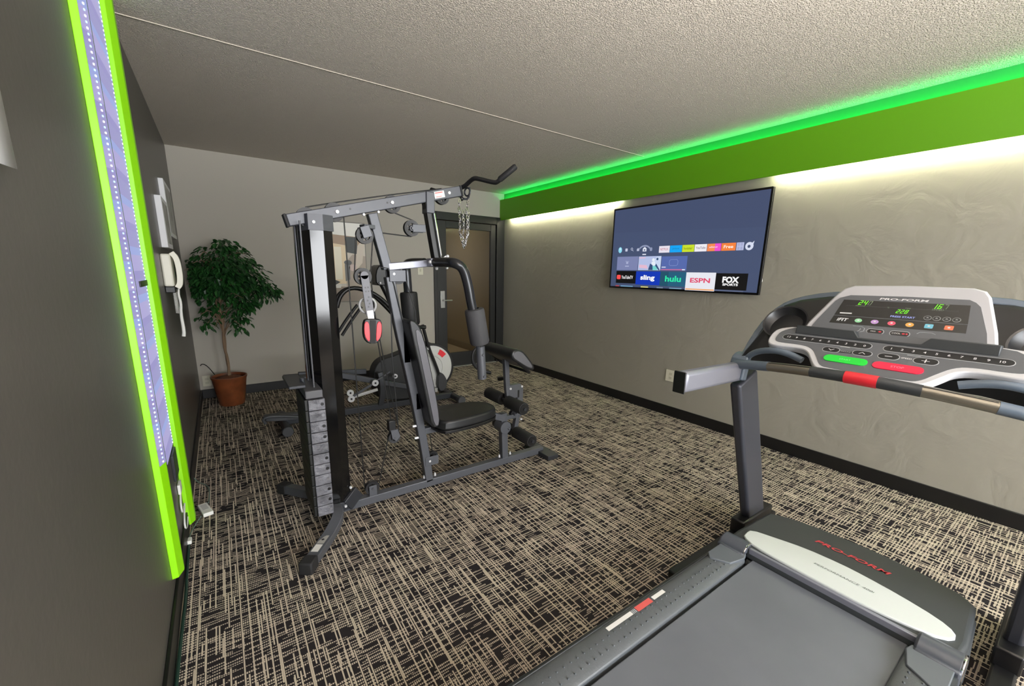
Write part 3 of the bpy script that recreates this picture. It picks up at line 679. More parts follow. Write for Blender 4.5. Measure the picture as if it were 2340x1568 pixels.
# backrest
mb = MB()
def slab(prof, y0, y1, m): return mb.prism(prof, Fr((0, y0, 0), (1, 0, 0), (0, 0, 1)), 0, -(y1 - y0))
mb = MB(); mb.prism(smoothpoly([(.955, .455), (1.012, .455), (1.0, .60), (.955, .85), (.92, 1.03), (.885, 1.10), (.835, 1.12), (.845, 1.04), (.885, .85), (.93, .60)], 1), Fr((0, 2.175, 0), (1, 0, 0), (0, 0, 1)), 0, -.275)
bk = G('backrest', mb, M_vinyl, bevel=.014, seg=3)
mb = MB(); mb.prism(smoothpoly([(.972, .47), (1.004, .47), (.992, .60), (.948, .85), (.912, 1.02), (.885, 1.06), (.868, 1.05), (.905, .85), (.95, .60)], 1), Fr((0, 2.1735, 0), (1, 0, 0), (0, 0, 1)), 0, .002)
lab(mb.build('side_piping', M_vinylside, bk, bevel=.001), 'grey vinyl side panel')
mb = MB(); mb.bar((.88, YG, .95), (.845, YG, .95), .05, .2, (0, 0, 1)); mb.bar((.96, YG, .60), (.91, YG, .60), .05, .1); GE('backrest_bracket', mb, M_framed)
# seat
mb = MB(); seatp = smoothpoly([(1.0, 2.17), (1.10, 2.145), (1.38, 2.175), (1.475, 2.25), (1.475, 2.38), (1.38, 2.455), (1.10, 2.485), (1.0, 2.46)], 2)
ff = Fr((0, 0, 0), (1, 0, 0), (0, 1, 0)); mb.prism(seatp, ff, .425, .485, .97)
st = G('seat', mb, M_vinyl, bevel=.014, seg=3)
mb = MB(); mb.prism(seatp, ff, .405, .4255); lab(mb.build('seat_base_board', M_black, st, bevel=.004), 'black underside board')
mb = MB(); mb.text(ff, 1.22, YG, 'MARCY', w=.17, n=.4862, bold=.01); mb.build('seat_embossing', mat('embossed_vinyl', '#2b2c2e', .45), st, flat=True) if False else None
mb = MB(); mb.bar((.93, YG, .395), (1.50, YG, .395), .045, .04); mb.bar((1.47, YG, .40), (1.57, YG, .36), .05, .045); G('seat_beam', mb, M_frame, bevel=.003)
# front post with leg developer
mb = MB(); mb.bar((1.575, YG, .05), (1.56, YG, .40), .045, .05, (1, 0, 0)); G('front_post', mb, M_frame, bevel=.003)
mb = MB(); mb.cyl((1.56, YG - .045, .30), (1.56, YG + .045, .30), .045, n=24); bolt(mb, (1.585, YG - .045, .29), (0, -1, 0), .011, .01); G('leg_pivot', mb, M_frame, bevel=.002)
mb = MB(); mb.bar((1.585, YG, .66), (1.605, YG, .48), .03, .034, (1, 0, 0)); mb.prism([(1.60, .60), (1.70, .60), (1.725, .56), (1.725, .36), (1.69, .34), (1.675, .5), (1.60, .50)], XZ(YG), -.018, .018)
mb.bar((1.70, YG, .42), (1.66, YG, .22), .034, .034, (1, 0, 0)); mb.bar((1.56, YG - .0, .36), (1.70, YG, .36), .03, .03); G('leg_developer_lever', mb, M_frame, bevel=.003)
MB().box((1.675, YG - .0185, .50), (1.69, YG + .0185, .555)).build('lever_slot', M_black, gym, flat=True)
mb = MB(); bolt(mb, (1.712, YG - .018, .578), (0, -1, 0), .009); bolt(mb, (1.612, YG - .018, .575), (0, -1, 0), .009); bolt(mb, (1.69, YG - .02, .38), (0, -1, 0), .009); bolt(mb, (1.71, YG - .02, .33), (0, -1, 0), .009)
GE('lever_bolt', mb, M_zinc)
pulley((1.655, .375), .034, 0, 'lever_pulley')
mb = MB(); mb.cyl((1.60, YG + .04, .64), (1.60, YG + .11, .62), .012, .016, 12); G('adjustment_knob', mb, M_black)
for (x, z) in ((1.592, .483), (1.668, .236)):
    MB().cyl((x, 2.09, z), (x, 2.57, z), .011, n=12).build('roller_axle', M_framed, gym)
    for y0, y1 in ((2.105, 2.30), (2.365, 2.56)):
        mb = MB(); mb.lathe([(.02, 0), (.040, 0), (.044, .006), (.044, y1 - y0 - .006), (.040, y1 - y0), (.02, y1 - y0)], (x, y0, z), (0, 1, 0), 28); r = G('foam_roller', mb, M_foamd)
        if y0 < 2.2:
            mb = MB(); mb.cyl((x, 2.101, z), (x, 2.106, z), .033, n=24); mb.use(M_black); mb.cyl((x + .006, 2.099, z), (x + .006, 2.102, z), .006, n=8)
            lab(mb.build('roller_end_cap', mat('grey_roller_cap', '#5d5d5f', .5), r), 'grey disc end cap')
# preacher pad on its stem
mb = MB(); mb.bar((1.575, YG, .83), (1.595, YG, .56), .032, .036, (1, 0, 0)); G('pad_stem', mb, M_frame, bevel=.003)
mb = MB(); pr = smoothpoly([(1.50, .885), (1.55, .895), (1.60, .87), (1.69, .765), (1.685, .735), (1.64, .74), (1.545, .80), (1.495, .835)], 2)
mb.prism(pr, Fr((0, 2.125, 0), (1, 0, 0), (0, 0, 1)), 0, -.36); pp = G('arm_curl_pad', mb, M_vinyl, bevel=.012, seg=3)
mb = MB(); mb.prism(smoothpoly([(1.51, .873), (1.55, .882), (1.59, .86), (1.67, .765), (1.66, .755), (1.62, .77), (1.55, .815), (1.508, .842)], 2), Fr((0, 2.1235, 0), (1, 0, 0), (0, 0, 1)), 0, .001); lab(mb.build('pad_end_panel', mat('grey_vinyl_end', '#57575c', .45), pp), 'grey stitched end panel')
mb = MB(); mb.tube([(1.56, 2.14, .80), (1.66, 2.14, .72), (1.675, 2.2, .715), (1.675, 2.40, .715), (1.66, 2.46, .72), (1.56, 2.46, .80)], .010, 10, smooth=1); mb.tube([(1.56, 2.48, .82), (1.49, 2.52, .86), (1.44, 2.53, .82), (1.43, 2.52, .74), (1.48, 2.50, .68), (1.56, 2.48, .66)], .013, 10, smooth=2); lab(G('pad_loop_handle', mb, M_black), 'black loop handle behind the pad')
# cables
mb = MB(); y = YG
def cab(P): mb.tube(P, .0032, 6)
cab([(.385, y, 1.672), (.515, y, 1.706)]); cab([(.515, y, 1.706), (.80, y, 1.775), (1.112, y, 1.845)]); cab([(.34, 2.32, .80), (.342, y, 1.63)])
cab([(.561, y, 1.655), (.580, y, .11)]); cab([(.664, y, .11), (.735, y, .40)])
cab([(.757, y, .50), (.70, y, 1.0), (.664, y - .06, 1.345)]); cab([(.80, y, .41), (.78, y, .9), (.79, y, 1.34)])
cab([(.58, y - .06, 1.345), (.607, y - .035, 1.555)]); cab([(.664, y - .06, 1.36), (.694, y - .035, 1.555)])
cab([(.83, y, 1.686), (.935, y, 1.655)]); cab([(.69, y, 1.58), (.92, y, 1.567)]); cab([(.875, y, 1.34), (.93, y, 1.15), (.95, y + .02, .9), (1.03, y + .035, .23)])
cab([(.66, y - .05, 1.28), (.735, y - .02, .80), (.80, y, .45)]); cab([(.725, y - .03, 1.395), (.77, y - .03, 1.39), (.80, y - .03, 1.30), (.86, y - .04, 1.0)])
GE('steel_cable', mb, M_cable)
# pulley link arm with holes, ring
mb = MB(); mb.bar((.622, YG - .095, 1.352), (.642, YG - .095, 1.14), .006, .042, (1, 0, 0)); mb.cyl((.622, YG - .098, 1.352), (.622, YG - .092, 1.352), .021, n=20)
arm = G('link_plate', mb, mat('light_steel_plate', '#66666c', .5, .15), bevel=.0015)
mb = MB(); frl = Fr((.642, YG - .0985, 1.14), (.9955, 0, .094), (-.094, 0, .9955)); mb.use(M_black)
for k, (u, v) in enumerate(((-.004, .05), (.004, .066), (-.004, .083), (.004, .10), (-.006, .13), (.008, .13), (-.006, .15), (.008, .15))): mb.face(disc(u, v, .0045, 8), frl, .0008)
mb.build('link_hole', None, arm, flat=True)
mb = MB(); mb.face([(-.016, -.025), (.016, -.025), (.016, .03), (-.016, .03)], frl, .001); lab(mb.build('white_tag', M_sticker, arm, flat=True), 'small white tag')
# chrome ring, pull handle, lat bar, chains: hang from the gym, things of their own
mb = MB(); mb.torus((.637, YG - .07, 1.195), (0.1, 1, 0), .042, .006); G('chrome_ring', mb, mat('bright_ring', '#c8c8ca', .3, .4))
o = thing('pull_handle', (.645, 2.215, 1.01), 'red and black shield-shaped handle hanging on the gym cables', 'handle')
fh = Fr((.642, 2.215, 1.0), (1, 0, -.05), (.05, 0, 1))
sh = [(-.048, .118), (-.052, .06), (-.046, .02), (-.022, -.008), (.022, -.008), (.046, .02), (.052, .06), (.048, .118), (.03, .128), (-.03, .128)]
MB().prism(smoothpoly(sh, 1), fh, -.012, .012, .97).build('grip_body', M_black, o, bevel=.004)
mb = MB(); sd = [(-.044, .112), (-.047, .06), (-.038, .022), (-.016, .0), (-.017, .06), (-.022, .112)]
mb.prism(smoothpoly(sd, 1), fh, .012, .016, .96); mb.prism(smoothpoly([(-u, v) for u, v in sd], 1), fh, .012, .016, .96); lab(mb.build('red_panel', M_red, o, bevel=.001), 'curved red panels')
MB().prism([(-.014, -.004), (.014, -.004), (.016, .12), (-.016, .12)], fh, .012, .0145).build('centre_strap', M_rubber, o)
# lat bar
o = thing('lat_pulldown_bar', (1.25, 2.25, 1.85), 'black bent bar hooked on the raised end of the gym beam', 'pull-down bar')
P = [(1.175, 2.46, 1.795), (1.215, 2.38, 1.83), (1.245, 2.29, 1.862), (1.30, 2.20, 1.905), (1.345, 2.14, 1.915), (1.395, 2.08, 1.887)]
P = [(1.24, 2.29, 1.862), (1.262, 2.245, 1.895), (1.268, 2.215, 1.905), (1.282, 2.20, 1.905), (1.355, 2.13, 1.880), (1.368, 2.115, 1.883), (1.42, 2.05, 1.945)]
P0 = [(1.24, 2.29, 1.862), (1.228, 2.34, 1.862), (1.21, 2.42, 1.862)]
mb = MB(); mb.tube([(1.17, 2.58, 1.885), (1.185, 2.50, 1.862), (1.21, 2.40, 1.862)] + P, .0125, 12, smooth=2); mb.build('bar', M_black, o)
mb = MB(); a, b = V(1.372, 2.108, 1.892), V(1.440, 2.035, 1.965); mb.lathe([(.012, 0), (.017, .01), (.017, (b - a).length - .01), (.012, (b - a).length)], a, b - a, 16); mb.build('rubber_grip', M_rubber, o)
mb = MB(); mb.torus((1.262, 2.28, 1.84), (1, .3, 0), .022, .005); mb.tube([(1.232, 2.285, 1.80), (1.27, 2.285, 1.80), (1.285, 2.285, 1.85), (1.278, 2.285, 1.87)], .006, 8, smooth=1); mb.build('snap_hook', M_framed, o)
MB().ball((1.214, 2.262, 1.795), .013).build('stop_ball', M_black, o)
def chain(pts, label, r=.0125):
    mb = MB(); P = [V(*p) for p in pts]; L = [0]
    for a, b in zip(P[:-1], P[1:]): L.append(L[-1] + (b - a).length)
    n = int(L[-1] / (r * 1.7)); 
    for i in range(n):
        t = (i + .5) / n * L[-1]; k = max(j for j in range(len(L)) if L[j] <= t); k = min(k, len(P) - 2)
        c = P[k].lerp(P[k + 1], (t - L[k]) / (L[k + 1] - L[k])); d_ = (P[k + 1] - P[k]).normalized()
        ax = d_.cross(V(0, 1, 0) if i % 2 else V(1, .3, 0)).normalized(); mb.torus(c, ax, r * .62, .0026, 12, 6, sy=1.6, u=d_)
    return tag(mb.build('steel_chain', M_chrome, origin=P[0]), label, 'chain')
chain([(1.195, 2.25, 1.79), (1.190, 2.25, 1.74), (1.197, 2.25, 1.68), (1.195, 2.25, 1.60), (1.222, 2.25, 1.515), (1.215, 2.25, 1.58), (1.222, 2.25, 1.64), (1.215, 2.25, 1.73)], 'steel chain looped below the beam end, nearer the weight stack')
chain([(1.252, 2.25, 1.79), (1.240, 2.25, 1.74), (1.246, 2.25, 1.66), (1.240, 2.25, 1.58), (1.228, 2.25, 1.53), (1.25, 2.25, 1.60), (1.254, 2.25, 1.72)], 'steel chain looped below the beam end, nearer the glass door')

# ------------------------------------------------------------------ elliptical trainer behind the gym
YE = 3.93
el = thing('elliptical_trainer', (1.2, YE, 0), 'black elliptical trainer with a grey flywheel disc behind the multi gym', 'exercise machine')
E_ = lambda nm, mb, m=None, p=None, **k: mb.build(nm, m, p or el, **k)
mb = MB(); mb.bar((.33, YE, .07), (1.97, YE, .055), .06, .06); E_('base_rail', mb, M_framed, bevel=.006)
for x in (.34, 1.97):
    mb = MB(); mb.cyl((x, 3.72, .05), (x, 4.16, .05), .032, n=18); s = E_('stabiliser', mb, M_framed)
    mb = MB(); mb.cyl((x, 3.69, .048), (x, 3.75, .048), .044, n=20); mb.cyl((x, 4.13, .048), (x, 4.19, .048), .044, n=20); mb.each('end_cap', mat('dark_grey_cap', '#3d3e41', .5), s, bevel=.006)
body = [(1.16, .10), (1.10, .30), (1.11, .46), (1.19, .55), (1.34, .57), (1.62, .68), (1.80, .64), (1.92, .46), (1.90, .24), (1.78, .10)]
mb = MB(); mb.prism(smoothpoly(body, 2), XZ(YE), -.06, .06, .97); hs = E_('drive_housing', mb, mat('matte_charcoal_housing', '#17181a', .5), bevel=.01)
mb = MB(); mb.cyl((1.70, YE - .08, .405), (1.70, YE - .055, .405), .255, n=48); E_('flywheel_rim', mb, M_black, bevel=.004)
mb = MB(); mb.lathe([(0.001, .0), (.12, .0), (.125, .006), (.135, .006), (.14, .0), (.225, .0), (.232, -.004)], (1.70, YE - .083, .405), (0, -1, 0), 48, cap=False); fd = E_('flywheel_disc', mb, mat('light_grey_disc', '#c9c9c6', .4)); lab(fd, 'light grey round disc')
frd = XZ(YE - .0845); mb = MB(); mb.use(M_red)
import math as _m
seg = [(1.70 + .21 * _m.cos(t), .405 + .21 * _m.sin(t)) for t in [_m.radians(a) for a in (38, 44, 50, 56, 62)]] + [(1.70 + .155 * _m.cos(t), .405 + .155 * _m.sin(t)) for t in [_m.radians(a) for a in (62, 56, 50, 44, 38)]]
mb.prism(seg, frd, 0, .002); mb.build('red_badge', None, fd, flat=True)
mb = MB(); mb.cyl((1.66, YE - .13, .62), (1.66, YE - .08, .62), .016, n=14); E_('crank_pin', mb, M_zinc)
# moving lower arm in front of the disc
mb = MB(); mb.tube([(1.60, YE - .12, .86), (1.66, YE - .12, .62), (1.74, YE - .12, .42), (1.775, YE - .12, .30), (1.77, YE - .12, .22)], .016, 10, smooth=1); E_('swing_arm', mb, M_black)
mb = MB(); mb.prism(smoothpoly([(1.755, .36), (1.80, .35), (1.845, .27), (1.84, .20), (1.78, .15), (1.74, .20)], 2), XZ(YE - .12), -.03, .03); E_('arm_joint_cover', mb, mat('dark_joint', '#2f3033', .5), bevel=.004)
mb = MB(); mb.box((1.66, YE - .14, .155), (1.74, YE - .10, .20)); lab(E_('grey_foot_block', mb, mat('pale_grey_block', '#9c9c9a', .5), bevel=.004), 'pale grey block')
# mast + console + static handlebar
mb = MB(); mb.tube([(1.46, YE, .56), (1.40, YE, .85), (1.33, YE, 1.1), (1.25, YE, 1.27)], .028, 12, smooth=1); E_('front_mast', mb, M_black)
mb = MB(); mb.prism(smoothpoly([(1.17, 1.24), (1.27, 1.24), (1.30, 1.32), (1.27, 1.42), (1.21, 1.43), (1.17, 1.36)], 1), XZ(YE), -.11, .11); c = E_('console', mb, M_black, bevel=.008)
mb = MB()
for y in (YE - .03, YE + .03): mb.ball((1.205, y - .09, 1.265), .012, 10)
mb.each('console_button', M_zinc, c)
for sg, dz in ((-1, 0), (1, .03)):
    y = YE + sg * .2
    k = y / 3.85
    mb = MB()
    if sg < 0:
        for dx_ in (0, .035): mb.tube([(.79 + dx_, y, .84 - dx_ * .6), (.88 + dx_, y, .97 - dx_ * .6), (.97 + dx_, y, 1.08 - dx_ * .5)], .013, 10, smooth=1)
    if sg < 0: mb.tube([(.80, y, 1.06), (.835, y, 1.17), (.93, y, 1.235), (1.08, y, 1.20), (1.21, y, 1.11), (1.31, y, .98), (1.40, y, .88), (1.56, y + .05, .84), (1.62, y + .05, .84)], .018, 12, smooth=2)
    else: mb.tube([(.86, y, 1.02), (.90, y, 1.15), (1.02, y, 1.22), (1.2, y, 1.17), (1.34, y, 1.03), (1.45, y, .9)], .018, 12, smooth=2)
    hb = E_('handlebar', mb, M_black)
    lab(hb, 'black curved swing handlebar')
# pedal arms and linkage
for sg in (-1, 1):
    y = YE + sg * .13; up = sg > 0
    mb = MB()
    if sg < 0: mb.bar((.80, y, .455), (1.53, y, .225), .04, .05); mb.bar((.30, y, .15), (.46, y, .14), .05, .05)
    else: mb.bar((.50, y, .44), (1.10, y, .40), .04, .05)
    a = E_('pedal_arm', mb, mat('graphite_arm', '#45474c', .4, .3), bevel=.005)
    mb = MB()
    if sg < 0: fp = Fr((.33, y, .12), (1, 0, -.1), (0, 1, 0)); mb.prism(smoothpoly([(-.13, -.07), (.13, -.07), (.15, 0), (.13, .07), (-.13, .07), (-.16, 0)], 1), fp, .02, .05); mb.tube([(.19, y - .075, .14), (.17, y - .08, .19), (.24, y - .08, .20), (.44, y - .08, .155)], .012, 8, smooth=1)
    else: fp = Fr((.57, y - .05, .40), (1, 0, -.03), (0, 1, 0)); mb.prism([(-.19, -.08), (.24, -.08), (.24, .08), (-.19, .08)], fp, .02, .045); mb.prism([(.16, -.05), (.25, -.05), (.25, -.02), (.16, -.02)], fp, .045, .075)
    lab(E_('foot_pedal', mb, mat('pedal_grey', '#3e4043', .5), bevel=.006), 'grooved dark foot pedal')
mb = MB(); mb.bar((.865, YE - .17, .243), (1.115, YE - .17, .285), .02, .028); lab(E_('silver_rail', mb, mat('polished_rail', '#d4d4d4', .25, .35), bevel=.004), 'polished silver roller rail')
mb = MB(); mb.bar((.865, YE - .19, .25), (1.09, YE - .19, .36), .012, .022); mb.bar((1.06, YE - .19, .35), (1.24, YE - .17, .44), .010, .014); E_('linkage_bar', mb, M_frame, bevel=.002)
for x, z in ((.865, .243), (1.085, .36), (1.275, .40), (.86, .30)):
    mb = MB(); mb.use(M_zinc).cyl((x, YE - .215, z), (x, YE - .20, z), (.030 if x != 1.275 else .022), n=18); mb.use(M_black).cyl((x, YE - .218, z), (x, YE - .214, z), .009, n=12); E_('linkage_bolt', mb, None)
mb = MB(); mb.tube([(1.15, YE - .15, .44), (1.165, YE - .16, .34), (1.16, YE - .16, .22), (1.14, YE - .15, .12)], 0, smooth=1, sq=(.03, .05, (1, 0, 0))); E_('wheel_guard', mb, M_framed, bevel=.003)

# ------------------------------------------------------------------ treadmill (runs towards the television wall)
YT = .43
tm = thing('treadmill', (1.3, YT, 0), 'large grey and silver treadmill with a lit console facing the camera', 'treadmill')
T = lambda nm, mb, m=None, p=None, **k: mb.build(nm, m, p or tm, **k)
FT = Fr((0, YT, 0), (1, 0, 0), (0, 1, 0))           # top view: u = x, v = y - YT
for sg in (-1, 1):
    yc = YT + sg * .465
    mb = MB(); mb.bar((1.55, yc, .035), (2.50, yc, .035), .06, .05); mb.box((2.10, yc - .036, .05), (2.42, yc + .036, .13)); b = T('base_foot', mb, M_black, bevel=.008)
    mb = MB(); mb.bar((2.275, yc, .08), (1.945, yc, .93), .05, .165, (1, 0, 0)); lab(T('upright', mb, M_upr, bevel=.014, seg=3), 'slanted gunmetal upright post')
    mb = MB(); mb.bar((1.44, yc, .972), (1.90, yc, .962), .05, .085); g = T('side_handrail', mb, M_uprl, bevel=.016, seg=3)
    mb = MB(); mb.bar((1.430, yc, .972), (1.4385, yc, .972), .052, .087); lab(mb.build('rail_end_cap', M_black, g, bevel=.012, seg=3), 'black end cap')
    mb = MB(); mb.tube([(1.875, yc - sg * .0, .925), (1.885, yc, 1.0), (1.90, yc, 1.025), (1.94, yc, 1.03)], 0, smooth=1, sq=(.07, .03, (1, 0, 0))); mb.bar((1.88, yc, .925), (1.90, yc, 1.02), .066, .05, (1, 0, 0))
    T('rail_collar', mb, M_bluegrey, bevel=.006)
    mb = MB(); bolt(mb, (1.965, yc + sg * .026, .90), (0, sg, 0), .007, .004); bolt(mb, (1.995, yc + sg * .026, .90), (0, sg, 0), .007, .004); mb.each('upright_screw', M_black, tm)
# console housing: sweeping arch from one side to the other (loft of x-z sections along y)
st = [(-.475, 1.90, 1.005, 1.955, 1.045, .93), (-.462, 1.90, 1.03, 2.06, 1.13, .965), (-.452, 1.90, 1.045, 2.13, 1.195, .985), (-.42, 1.93, 1.06, 2.155, 1.255, 1.0), (-.36, 1.95, 1.06, 2.16, 1.282, 1.01), (-.26, 1.96, 1.06, 2.165, 1.302, 1.02)]
st = st + [(0, 1.96, 1.05, 2.17, 1.31, 1.02)] + [(-a, b, c, d_, e, f) for a, b, c, d_, e, f in reversed(st)]
mb = MB(); vs = []
for a, xf, zf, xb, zt, zb in st: vs += [V(xf, YT - a, zb), V(xf - .01, YT - a, zf), V(xb - .035, YT - a, zt - .012), V(xb, YT - a, zt), V(xb + .035, YT - a, zt - .03), V(xb + .01, YT - a, zb + .05)]
fs = [(i * 6 + j, i * 6 + (j + 1) % 6, (i + 1) * 6 + (j + 1) % 6, (i + 1) * 6 + j) for i in range(len(st) - 1) for j in range(6)] + [tuple(range(6)), tuple(range(6 * len(st) - 6, 6 * len(st)))]
mb.add(vs, fs); ch = T('console_housing', mb, mat('black_console_shell', '#1b1c1e', .35), angle=50)
# outer blue-grey rim following the arch
rim = [(1.895, .46, .995), (1.95, .468, 1.05), (2.06, .472, 1.145), (2.14, .455, 1.215), (2.17, .41, 1.262), (2.18, .33, 1.292), (2.185, .22, 1.312), (2.19, 0, 1.318)]
for sg in (-1, 1):
    mb = MB(); mb.tube([(x, YT + sg * v, z) for x, v, z in rim], 0, smooth=1, sq=(.03, .022, (0, 0, 1))); lab(T('console_rim', mb, M_bluegrey, bevel=.006), 'blue-grey outer rim')
    # concave storage tray each side
    fw = Fr((2.045, YT + sg * .36, 1.145), (0, -1, 0), (.5, 0, .62))
    mb = MB(); prof = [(.001, -.02), (.05, -.018), (.072, 0), (.08, .012), (.086, .014)]
    mb.lathe(prof, fw(0, .02, .034), fw(0, 0, 1) - fw(0, 0, 0), 32, cap=False); lab(T('cup_tray', mb, mat('glossy_black_tray', '#1d1e21', .33)), 'glossy black concave tray')
# pulse handlebar
def barx(y): t = abs(y - YT) / .45; return 1.782 + .075 * t * t
def barz(y): t = abs(y - YT) / .45; return 1.040 - .041 * t * t
def barseg(nm, y0, y1, m, r, l=None, n=9):
    pts = [(barx(y0 + (y1 - y0) * i / n), y0 + (y1 - y0) * i / n, barz(y0 + (y1 - y0) * i / n)) for i in range(n + 1)]
    o = T(nm, MB().tube(pts, r, 20), m)
    if l: lab(o, l)
    return o
barseg('crossbar_end', .895, .742, M_bluegrey, .020, 'blue-grey bar end'); barseg('crossbar_end', .122, -.035, M_bluegrey, .020, 'blue-grey bar end')
barseg('crossbar', .585, .28, M_hood, .0200)
for a, b in ((.742, .583), (.282, .122)):
    g = barseg('pulse_grip', a, b, M_grip, .0192, 'brushed metal pulse grip')
    mb = MB(); n = 8
    pts = [(barx(a + (b - a) * i / n) - .010, a + (b - a) * i / n, barz(a + (b - a) * i / n) + .0160) for i in range(n + 1)]; mb.tube(pts, .0022, 6); mb.build('grip_seam', M_black, g)
g = barseg('safety_key_clip', .478, .388, M_red, .0218, 'bright red safety key clip')
# gap filler between bar and panel (dark web) and side scoops
mb = MB(); mb.box((1.815, .30, 1.022), (1.93, .57, 1.045)); T('console_underside', mb, M_hood, bevel=.006)
for sg in (-1, 1):
    mb = MB(); mb.tube([(1.905, YT + sg * .455, 1.01), (1.895, YT + sg * .41, 1.06), (1.872, YT + sg * .33, 1.082), (1.868, YT + sg * .27, 1.078), (1.862, YT + sg * .215, 1.06)], .013, 12, smooth=2); lab(T('scoop_lip', mb, M_bluegrey), 'blue-grey curved lip under the bezel')
# control panel
P0 = V(1.79, YT, 1.055); FP = Fr(P0, (0, -1, 0), (.862, 0, .507))
def half(P): return P
outer = [(-.363, .217), (-.372, .17), (-.362, .108), (-.33, .095), (-.25, .103), (-.205, .09), (-.178, .045), (-.15, .002), (-.118, -.012), (.118, -.012), (.15, .002), (.178, .045), (.205, .09), (.25, .103), (.34, .095), (.372, .108), (.38, .17), (.368, .217), (.29, .247), (-.29, .247)]
inner = [(-.343, .200), (-.345, .15), (-.336, .124), (-.31, .118), (-.235, .121), (-.195, .108), (-.162, .058), (-.138, .016), (-.11, .006), (.11, .006), (.138, .016), (.162, .058), (.195, .108), (.235, .121), (.31, .118), (.34, .124), (.348, .15), (.345, .195), (.28, .246), (-.28, .246)]
mb = MB(); mb.prism(smoothpoly(outer, 2), FP, -.028, 0); pn = lab(T('panel_bezel', mb, M_silverw, bevel=.004), 'pearl silver curved bezel')
mb = MB(); mb.prism(smoothpoly(inner, 2), FP, 0, .0012); cp = T('control_panel', mb, M_panel)
lab(cp, 'slate control panel with printed keys')
A_ = MB()
def pill(u0, v0, u1, v1, fr=FP, n=.0016, m=M_btn, lw=.0022, tilt=0):
    r = (v1 - v0) / 2
    P = rrect(u0, v0, u1, v1, r * .98); Q = rrect(u0 + lw, v0 + lw, u1 - lw, v1 - lw, r * .98 - lw)
    if tilt: P = [(u, v + (u - u0) * tilt) for u, v in P]; Q = [(u, v + (u - u0) * tilt) for u, v in Q]
    A_.use(M_line).prism(P, fr, n - .0012, n); A_.use(m).face(Q, fr, n + .0005)
def tt(u, v, s_, m=M_line, w=None, h=None, fr=FP, n=.0026, sh=0, b=.01): A_.use(m).text(fr, u, v, s_, w=w, h=h, n=n, shear=sh, bold=b)
W_ = mat('white_print', '#f0f0f2', .5)
pill(-.322, .142, -.026, .180, tilt=0); pill(.004, .146, .312, .182)
for i, s_ in enumerate(('12', '9', '8', '7', '6', '5', '4', '3', '2', '0')): tt(-.298 + i * .0278, .161, s_, W_, h=.011)
for i, s_ in enumerate(('1', '2', '3', '4', '5', '6', '7', '8', '9', '10')): tt(.027 + i * .0288, .164, s_, W_, h=.011)
A_.use(M_line).face([(-.115, .138), (-.085, .138), (-.085, .1405), (-.115, .1405)], FP, .0018); A_.face([(.075, .138), (.11, .138), (.11, .1405), (.075, .1405)], FP, .0018)
pill(-.163, .098, -.107, .129); pill(-.070, .101, -.012, .132); pill(.002, .101, .062, .135); pill(.095, .101, .158, .136)
A_.use(M_btn).face([(-.107, .104), (-.070, .106), (-.070, .118), (-.107, .116)], FP, .0018)
A_.use(W_)
for u, v, d_ in ((-.135, .113, -1), (-.041, .117, 1)):
    for s_ in (-1, 1): A_.face([(u + s_ * .010, v - d_ * .005), (u, v + d_ * .005), (u, v + d_ * .002), (u + s_ * .008, v - d_ * .006)], FP, .0026)
A_.face([(.022, .1165), (.042, .1165), (.042, .1190), (.022, .1190)], FP, .0026)
A_.face([(.116, .1175), (.136, .1175), (.136, .1195), (.116, .1195)], FP, .0026); A_.face([(.1245, .109), (.1275, .109), (.1275, .128), (.1245, .128)], FP, .0026)
tt(.0785, .119, 'SPEED', W_, w=.027); tt(-.0885, .1115, 'INCLINE', M_line, w=.03)
A_.build('panel_print', None, cp, flat=True)
for nm, u0, u1, m, s_, l in (('start_button', -.140, -.010, M_greenbtn, 'START', 'green start button'), ('stop_button', .004, .135, M_redbtn, 'STOP', 'red stop button')):
    mb = MB(); mb.use(m).prism(rrect(u0, .045, u1, .082, .0175), FP, .0005, .004); mb.use(mat(nm + '_print', '#8ff0a0' if 'start' in nm else '#f890a8', .5)).text(FP, (u0 + u1) / 2, .0635, s_, w=.034, n=.0046, bold=.01)
    lab(mb.build(nm, None, cp), l)
# tablet ledge
FLg = Fr((1.952, YT, 1.152), (0, -1, 0), (.12, 0, 1))
mb = MB(); mb.prism([(-.288, 0), (.274, 0), (.274, .036), (.115, .036), (.095, .012), (-.078, .012), (-.095, .036), (-.288, .036)], FLg, -.045, 0); lab(T('tablet_ledge', mb, M_hood, bevel=.003), 'charcoal tablet ledge with a dip in the middle')
# display head
P1 = V(2.0, YT, 1.17); FD = Fr(P1, (0, -1, 0), (.55, 0, .835))
dout = [(-.285, -.02), (-.270, .04), (-.215, .175), (-.195, .207), (-.165, .222), (0, .228), (.165, .225), (.197, .213), (.212, .19), (.252, .06), (.270, -.02)]
din = [(-.262, -.019), (-.243, .05), (-.208, .142), (-.195, .158), (-.165, .172), (0, .176), (.165, .174), (.182, .164), (.196, .148), (.230, .05), (.245, -.019)]
def sm(P): # soften only the upper corners
    return P
mb = MB(); mb.prism(sm(dout), FD, -.045, 0); hd = lab(T('display_housing', mb, M_silver, bevel=.008, seg=3), 'silver display housing')
mb = MB(); mb.prism(sm(din), FD, 0, .0015); dp = T('display_surround', mb, M_panel)
A_ = MB(); scr_ = [(-.205, .040), (-.190, .083), (-.186, .152), (.170, .155), (.180, .083), (.185, .048)]
A_.use(M_screenblk).face([(-.192, .0765), (-.180, .150), (.172, .152), (.181, .0795)], FD, .0020); A_.face([(-.198, .040), (-.192, .074), (.181, .077), (.184, .044)], FD, .0020)
A_.use(mat('display_hairline', '#55585a', .5)).face([(-.165, .123), (.15, .126), (.15, .1268), (-.165, .1238)], FD, .0024)
